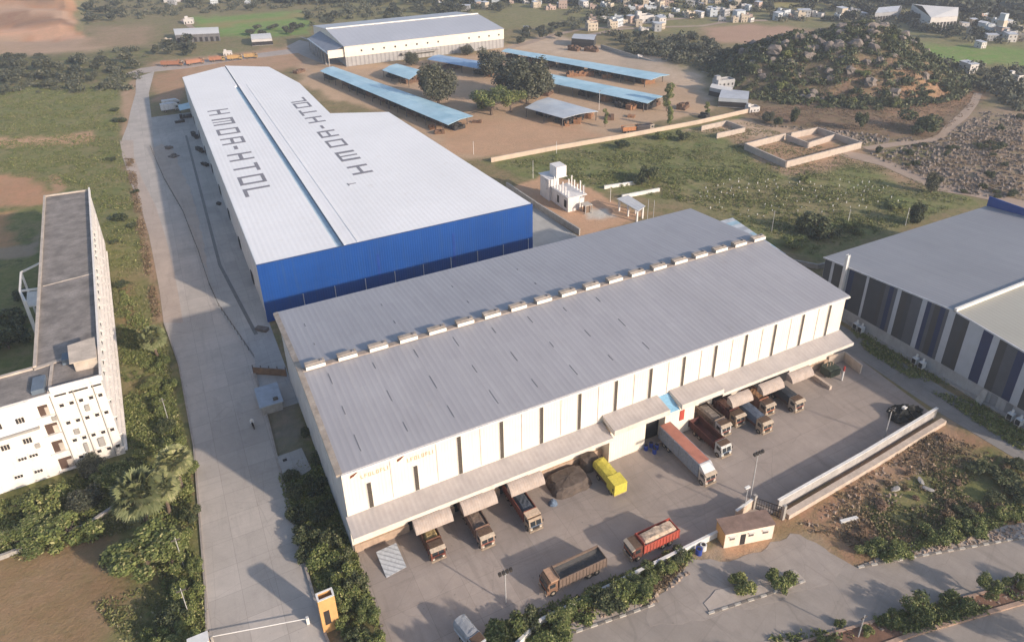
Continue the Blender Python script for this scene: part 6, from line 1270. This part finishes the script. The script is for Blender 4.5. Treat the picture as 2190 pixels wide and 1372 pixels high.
cover('undergrowth', [([(1818, 704), (1850, 712), (2190, 925), (2190, 968), (1850, 748)], 1500), ([(1700, 90), (1860, 55), (1960, 110), (2080, 190), (1900, 200), (1700, 225), (1570, 210)], 4000), ([(0, 190), (250, 180), (260, 300), (310, 560), (250, 560), (190, 400), (0, 360)], 2500), ([(260, 620), (330, 700), (400, 960), (440, 1372), (385, 1372), (270, 980)], 5000), ([(0, 1075), (270, 985), (300, 1060), (100, 1180), (0, 1190)], 4000), ([(600, 1020), (685, 950), (757, 1180), (825, 1372), (745, 1372), (655, 1200)], 6000), ([(1100, 365), (1400, 320), (1800, 400), (1980, 440), (1740, 540), (1550, 450)], 3500),
                     ([(1880, 1190), (2190, 1060), (2190, 1110), (1900, 1195)], 1500), ([(1000, 1372), (1160, 1300), (1480, 1170), (1480, 1200), (1180, 1372)], 2000), ([(1640, 1368), (1900, 1318), (2190, 1246), (2190, 1285), (1960, 1352), (1800, 1372)], 1500)], L_OLIVE, .26, per=4, zoff=.25, seed=4)
cover('dry_scrub', [([(1565, 225), (1700, 228), (1790, 205), (2090, 190), (2080, 235), (1990, 300), (1640, 262)], 3500), ([(1700, 1120), (1990, 920), (2190, 990), (2190, 1110), (1870, 1190)], 1500), ([(1860, 330), (2000, 300), (2190, 250), (2190, 430), (2050, 415)], 2500), ([(285, 340), (345, 690), (330, 690), (268, 340)], 1200), ([(1580, 110), (1670, 70), (1870, 55), (2080, 185), (1690, 225), (1575, 215)], 3500), ([(1120, 1350), (1160, 1330), (1480, 1200), (1400, 1270), (1300, 1290), (1220, 1330)], 800)], L_DRY, .24, per=4, zoff=.2, seed=6)
def rubble(name, polys, m, s0, s1, seed):
    q = random.Random(seed); b = MB()
    for poly, n in polys:
        for x, y in scatter(poly, n, seed+n):
            s = q.uniform(s0, s1); z = th(x, y); a = q.random()*3; c, d = math.cos(a)*s, math.sin(a)*s; h = s*q.uniform(.5, 1.1); k = q.uniform(.4, 1.)
            b.hexa([(x-c, y-d, z-.1), (x+d*k, y-c*k, z-.1), (x+c, y+d, z-.1), (x-d*k, y+c*k, z-.1)], [(x-c*.7, y-d*.6, z+h), (x+d*k*.6, y-c*k*.5, z+h*.8), (x+c*.6, y+d*.7, z+h*.9), (x-d*k*.6, y+c*k*.6, z+h)])
    return tag(b.build(name, m), kind='stuff')
rubble('rubble', [([(1860, 330), (2010, 300), (2100, 240), (2190, 250), (2190, 430), (2050, 415), (1960, 380)], 1500), ([(1600, 265), (1800, 280), (1990, 300), (1850, 310), (1760, 285)], 250), ([(1700, 110), (1880, 55), (1960, 120), (1900, 190), (1750, 190)], 700)], m_rock, .25, .9, 1)
rubble('debris', [([(1720, 1130), (1830, 1040), (1990, 920), (2050, 960), (1960, 1040), (1850, 1120)], 190), ([(1840, 1208), (2190, 1118), (2190, 1146), (2000, 1180)], 300), ([(1120, 1340), (1480, 1220), (1400, 1290), (1200, 1350)], 160), ([(1660, 1372), (1900, 1320), (2190, 1250), (2190, 1280), (1960, 1350)], 150)], mat('pale_rubble', (.36, .27, .21), .95, .3, 1.), .1, .42, 2)
t = thing('concrete_beam', 'pale broken concrete beam lying in the rubble plot', 'beam', (*G(1815, 1113)[:2], 0)); p, q = G(1797, 1117), G(1833, 1108); MB().wall(p[:2], q[:2], .4, .5).build('beam', m_cope, t)
for i, (u, v) in enumerate(((1915, 1048), (1968, 1030), (1985, 1048))):
    x, y, _ = G(u, v); o = obj('rubble_slab', RK[i], None, (x, y, .3), i, (1.0, .45, .18)); o.data = RK[i].copy(); o.data.materials[0] = m_conc; tag(o, '%s pale broken slab from the left among the rubble' % ORD[i], 'slab', 'white slabs in the rubble plot')
ms = MB().box(-.18, .18, -.12, .12, 0, 1.0); me = bpy.data.meshes.new('marker_stone'); me.from_pydata(ms.v, [], ms.f); me.materials.append(m_cope)
for x, y in scatter([(1560, 380), (1720, 375), (1900, 395), (1960, 430), (1780, 455), (1620, 470), (1500, 450), (1480, 410)], 95, 31, 1.8): tag(obj('marker_stone', me, None, (x, y, 0), r_.random()*.4, (r_.uniform(.45, .8), .7, r_.uniform(.3, .65))), 'small white marker stone standing in the meadow', 'marker stone', 'white marker stones in the meadow')
# ------------------------------------------------------------------ far buildings
HM = [mat('house_white', (.54, .50, .47), .8, .1, .3), mat('house_cream', (.48, .40, .31), .8, .1, .3), mat('house_grey', (.36, .35, .35), .8, .1, .3), mat('house_bluish', (.47, .49, .51), .8, .1, .3), mat('house_pink', (.42, .31, .26), .8, .1, .3)]
m_flatr = mat('house_flat_roof', (.40, .37, .34), .9, .2, .3); m_tin = mat('house_tin_roof', (.44, .45, .48), .6, .1, .3)
def house_mesh(i):
    r = random.Random(400+i); b = MB(); w_, d_, h = r.uniform(7, 13), r.uniform(6, 10), r.choice((3.4, 3.4, 6.6, 6.8, 9.5)); wm = HM[i % 5]
    b.box(-w_/2, w_/2, -d_/2, d_/2, 0, h, 0)
    if i % 3 == 2: b.hexa([(-w_/2-.4, -d_/2-.4, h+.02), (w_/2+.4, -d_/2-.4, h+.02), (w_/2+.4, d_/2+.4, h+.8), (-w_/2-.4, d_/2+.4, h+.8)], [(-w_/2-.4, -d_/2-.4, h+.15), (w_/2+.4, -d_/2-.4, h+.15), (w_/2+.4, d_/2+.4, h+.95), (-w_/2-.4, d_/2+.4, h+.95)], 2)
    else:
        b.box(-w_/2+.25, w_/2-.25, -d_/2+.25, d_/2-.25, h+.01, h+.06, 1)
        for x0, x1, y0, y1 in ((-w_/2, w_/2, -d_/2, -d_/2+.24), (-w_/2, w_/2, d_/2-.24, d_/2), (-w_/2, -w_/2+.24, -d_/2+.25, d_/2-.25), (w_/2-.24, w_/2, -d_/2+.25, d_/2-.25)): b.box(x0, x1, y0, y1, h+.002, h+.9, 0)
        b.box(-w_/2+.6, -w_/2+3.2, d_/2-3.4, d_/2-.6, h+.07, h+2.6, 0)
    for fl in range(int(h/3.2)):
        z = .9+3.2*fl
        for s in (-1, 1):
            n = int(w_/2.6)
            for j in range(n):
                x = -w_/2+(j+.5)*w_/n; b.box(x-.5, x+.5, s*d_/2-.06, s*d_/2+.06, z if (j or fl) else 0, z+1.3, 3)
        for s in (-1, 1): b.box(s*w_/2-.06, s*w_/2+.06, -.6, .6, z, z+1.3, 3)
    me = bpy.data.meshes.new('house'); me.from_pydata(b.v, [], b.f)
    for m_ in (wm, m_flatr, m_tin, m_hole): me.materials.append(m_)
    me.polygons.foreach_set('material_index', b.m); return me
HS = [house_mesh(i) for i in range(15)]
CN = ['white', 'cream', 'grey', 'pale blue', 'pinkish']
hk = 0
def house(x, y, i, where, grp, s=1., rz=None):
    o = obj('house', HS[i % 15], None, (x, y, th(x, y)-.1), r_.choice((0, .35, -.5, 1.2)) + r_.uniform(-.1, .1) if rz is None else rz, s)
    tag(o, '%s house %s' % (CN[i % 5]+(' tin roofed' if (i % 15) % 3 == 2 else ' flat roofed'), where), 'house', grp)
for poly, n, where, grp in (([(1240, 0), (1620, 2), (1630, 48), (1560, 52), (1480, 40), (1400, 62), (1250, 50)], 74, 'in the crowded part of the distant town', 'houses of the distant town'), ([(1100, 2), (1240, 0), (1240, 20), (1130, 22)], 14, 'at the near fringe of the distant town', 'houses at the town fringe'),
                            ([(1640, 34), (1760, 26), (1920, 34), (1900, 48), (1760, 40), (1660, 48)], 16, 'in the row behind the boulder hill', 'houses behind the boulder hill'), ([(2040, 40), (2190, 30), (2190, 90), (2110, 88), (2050, 66)], 26, 'among the trees at the far right', 'houses at the far right'),
                            ([(1300, 50), (1420, 45), (1420, 68), (1330, 72)], 8, 'standing apart below the distant town', 'houses below the town'), ([(330, 1), (540, 0), (540, 8), (340, 12)], 8, 'on the hazy plain behind the green field', 'houses behind the green field'), ([(860, 1), (1100, 1), (1100, 20), (1000, 24), (900, 12)], 14, 'on the plain behind the rear warehouse', 'houses behind the rear warehouse')):
    for x, y in scatter_uv(poly, n, 900+n): house(x, y, hk, where, grp, r_.uniform(.42, .72)); hk += 1
for u, v, i, s, lab in ((1376, 48, 0, 1.25, 'tall white house standing in front of the distant town'), (1412, 52, 5, .7, 'small white house right of the tall white house'), (405, 50, 10, .8, 'white house at the left end of the bright green field'), (1608, 238, 0, .55, 'white gate house at the corner of the meadow wall'), (1545, 195, 7, .8, 'grey block house under the hill beyond the shed yard'), (2068, 155, 5, .7, 'white hut at the left on the slope of green terraces'), (2172, 170, 10, .65, 'white hut at the right on the slope of green terraces'), (2095, 102, 5, .5, 'tiny white hut on the green terraces'), (1368, 128, 0, .32, 'tiny white hut by the far compound wall'), (1126, 68, 5, .45, 'small white hut right of the rear warehouse'), (488, 118, 0, .55, 'white hut behind the orange trucks'), (1265, 65, 1, .7, 'cream house on the lane right of the rear warehouse'), (1310, 60, 6, .6, 'cream house at the far end of the lane'), (362, 95, 1, .45, 'small pale hut left of the long white roofed shed')):
    x, y, _ = G(u, v); o = obj('house', HS[i], None, (x, y, th(x, y)), R(-10), s); tag(o, lab, 'house')
def hall(pts, h, label, mr, mw, gable=2., name='hall'):
    c = (sum(p[0] for p in pts)/4, sum(p[1] for p in pts)/4); t = thing(name, label, 'hall', (*c, 0)); a, b_, c_, d_ = (Vector(p) for p in pts)
    b = MB()
    for p, q in ((a, b_), (b_, c_), (c_, d_), (d_, a)): b.add([(p.x, p.y, 0), (q.x, q.y, 0), (q.x, q.y, h), (p.x, p.y, h)], [(0, 1, 2, 3)])
    b.build('wall', mw, t); m0, m1 = (a+d_)/2, (b_+c_)/2; b = MB()
    for p, q, s, u_ in ((a, b_, m1, m0), (m0, m1, c_, d_)):
        za = (h, h, h+gable, h+gable) if p is a else (h+gable, h+gable, h, h); t4 = [(e.x, e.y, z) for e, z in zip((p, q, s, u_), za)]; b.hexa([(x, y, z-.15) for x, y, z in t4], t4)
    b.build('roof', mr, t)
    b = MB()
    for i in range(8): e = a.lerp(b_, (i+.5)/8); n_ = (b_-a).normalized(); b.hexa([(e.x-n_.x*.9+n_.y*.1, e.y-n_.y*.9-n_.x*.1, .2), (e.x+n_.x*.9+n_.y*.1, e.y+n_.y*.9-n_.x*.1, .2), (e.x+n_.x*.9, e.y+n_.y*.9, .2), (e.x-n_.x*.9, e.y-n_.y*.9, .2)], [(e.x-n_.x*.9+n_.y*.1, e.y-n_.y*.9-n_.x*.1, h*.6), (e.x+n_.x*.9+n_.y*.1, e.y+n_.y*.9-n_.x*.1, h*.6), (e.x+n_.x*.9, e.y+n_.y*.9, h*.6), (e.x-n_.x*.9, e.y-n_.y*.9, h*.6)])
    b.build('openings', m_hole, t); return t
m_hr = mat('far_white_roof', (.66, .62, .58), .6, .06, .1)
hall(GP([(1985, 66), (2042, 62), (2040, 44), (1945, 34)]), 8, 'large white hall with shallow roof among the trees at far right', m_hr, HM[0], 3)
hall(GP([(1868, 48), (1915, 44), (1925, 32), (1880, 36)]), 6, 'grey blue hall left of the large white hall', m_tin, HM[2], 2)
hall(GP([(378, 92), (472, 88), (470, 74), (374, 78)]), 5, 'long white roofed open shed at the near edge of the green field', m_hr, mat('dark_shed_wall', (.16, .15, .15), .8), .6)
hall(GP([(540, 99), (584, 96), (580, 84), (538, 87)]), 4, 'low white roofed building behind the orange trucks', m_hr, HM[0], .5)
hall(GP([(1535, 228), (1598, 232), (1600, 214), (1542, 208)]), 4, 'low shed row with dull blue roof at the meadow wall corner', m_tin, HM[3], .4)
hall(GP([(1516, 205), (1560, 215), (1565, 206), (1522, 196)]), 4, 'narrow white roofed shed behind the corner shed row', m_hr, HM[2], .4)
hall(GP([(1222, 100), (1270, 104), (1275, 92), (1228, 90)]), 5, 'dark open shed at the top corner of the shed yard', m_tin, mat('black_shed_wall', (.06, .055, .05), .8), .5)
tw = thing('tower', 'slim cream tower with white top rising behind the far right trees', 'tower', (*G(2135, 80)[:2], 0)); x, y, _ = G(2135, 80); b = MB(); b.box(x-2, x+2, y-2, y+2, 0, 10); b.build('shaft', HM[1], tw); b = MB(); b.box(x-1.7, x+1.7, y-1.7, y+1.7, 10.01, 14); b.build('top', HM[3], tw); b = MB(); b.box(x-5, x+5, y-4, y+4, 0, 4); b.build('base_block', HM[0], tw)
# a far-off wood that reads as one dark mass towards the edge of the plain
def far_wood():
    P = []
    for poly, n in (([(560, -3), (2190, -3), (2190, 6), (560, 8)], 260), ([(1900, 8), (2190, 14), (2190, 40), (2050, 30)], 150), ([(1240, -60), (2190, -60), (2190, -2), (560, -2)], 500), ([(0, -60), (1240, -60), (560, -2), (0, -4)], 300)):
        P += scatter_uv(poly, n, 300+n)
    Vs = []; n0 = 46
    for x, y in P:
        s = r_.uniform(3.5, 8); d = rng.normal(size=(n0, 3)); d /= np.linalg.norm(d, axis=1)[:, None]; d[:, 2] = np.abs(d[:, 2]); C = d*np.array([s, s, s*.9])*rng.uniform(.6, 1.1, (n0, 1))+np.array([x, y, th(x, y)+s*.3]); nm = d+rng.normal(size=(n0, 3))*.5; nm /= np.linalg.norm(nm, axis=1)[:, None]
        V, F_ = leaf_quads(C, nm, s*.3, .7); Vs.append(V)
    V = np.concatenate(Vs); tag(obj('far_wood', np_mesh('far_wood', V, np.arange(len(V)).reshape(-1, 4), L_GREY)), kind='stuff')
far_wood()
# dirt tracks
def track(name, pts, wd, m, z=.03):
    P = [Vector(p) for p in GP(pts)]; b = MB()
    for p, q in zip(P, P[1:]): b.wall(p, q+(q-p).normalized()*wd*.3, .06, wd, z-.06)
    b = MB(); L, R_ = [], []
    for i, p in enumerate(P):
        d = (P[min(i+1, len(P)-1)]-P[max(i-1, 0)]).normalized(); n_ = Vector((-d.y, d.x))*wd/2*(1+.15*math.sin(i*1.7)); L.append(p+n_); R_.append(p-n_)
    V = []
    for l, r in zip(L, R_): V += [(l.x, l.y, th(l.x, l.y)+.10), (r.x, r.y, th(r.x, r.y)+.10)]
    b.add(V, [(2*i, 2*i+1, 2*i+3, 2*i+2) for i in range(len(P)-1)]); return tag(b.build(name, m), kind='structure')
m_dirt = paving('dirt_track', (.42, .31, .235), 0, 0, 1, .5, rough=.95, bumpy=.8)
track('dirt_track', [(1790, 325), (1850, 338), (1900, 352), (1960, 380), (2010, 402), (2080, 412), (2150, 428), (2260, 455)], 6.5, m_dirt)
track('hill_path', [(1850, 318), (1920, 308), (1985, 302), (2015, 290), (2035, 268), (2060, 248), (2082, 222), (2092, 200)], 3.6, m_dirt)
track('far_lane', [(1085, 104), (1130, 92), (1180, 76), (1250, 62), (1330, 58), (1400, 45), (1480, 38)], 5, m_dirt)
track('far_road', [(1260, 75), (1330, 62), (1420, 58), (1500, 56), (1560, 46), (1640, 44)], 5, m_dirt)
track('field_track', [(400, 38), (392, 44), (408, 58), (418, 64)], 4, m_dirt)

# ------------------------------------------------------------------ air
hz = MB().box(-900, 1500, -250, 1800, -1.5, 96)
m = bpy.data.materials.new('haze_air'); m.use_nodes = True; nt = m.node_tree; nt.nodes.clear()
out = nt.nodes.new('ShaderNodeOutputMaterial'); pv = nt.nodes.new('ShaderNodeVolumePrincipled'); pv.inputs['Color'].default_value = (.86, .90, 1, 1); pv.inputs['Density'].default_value = HAZE = .00028; pv.inputs['Anisotropy'].default_value = .2
nt.links.new(pv.outputs[0], out.inputs['Volume'])
tag(hz.build('haze', m), kind='stuff')
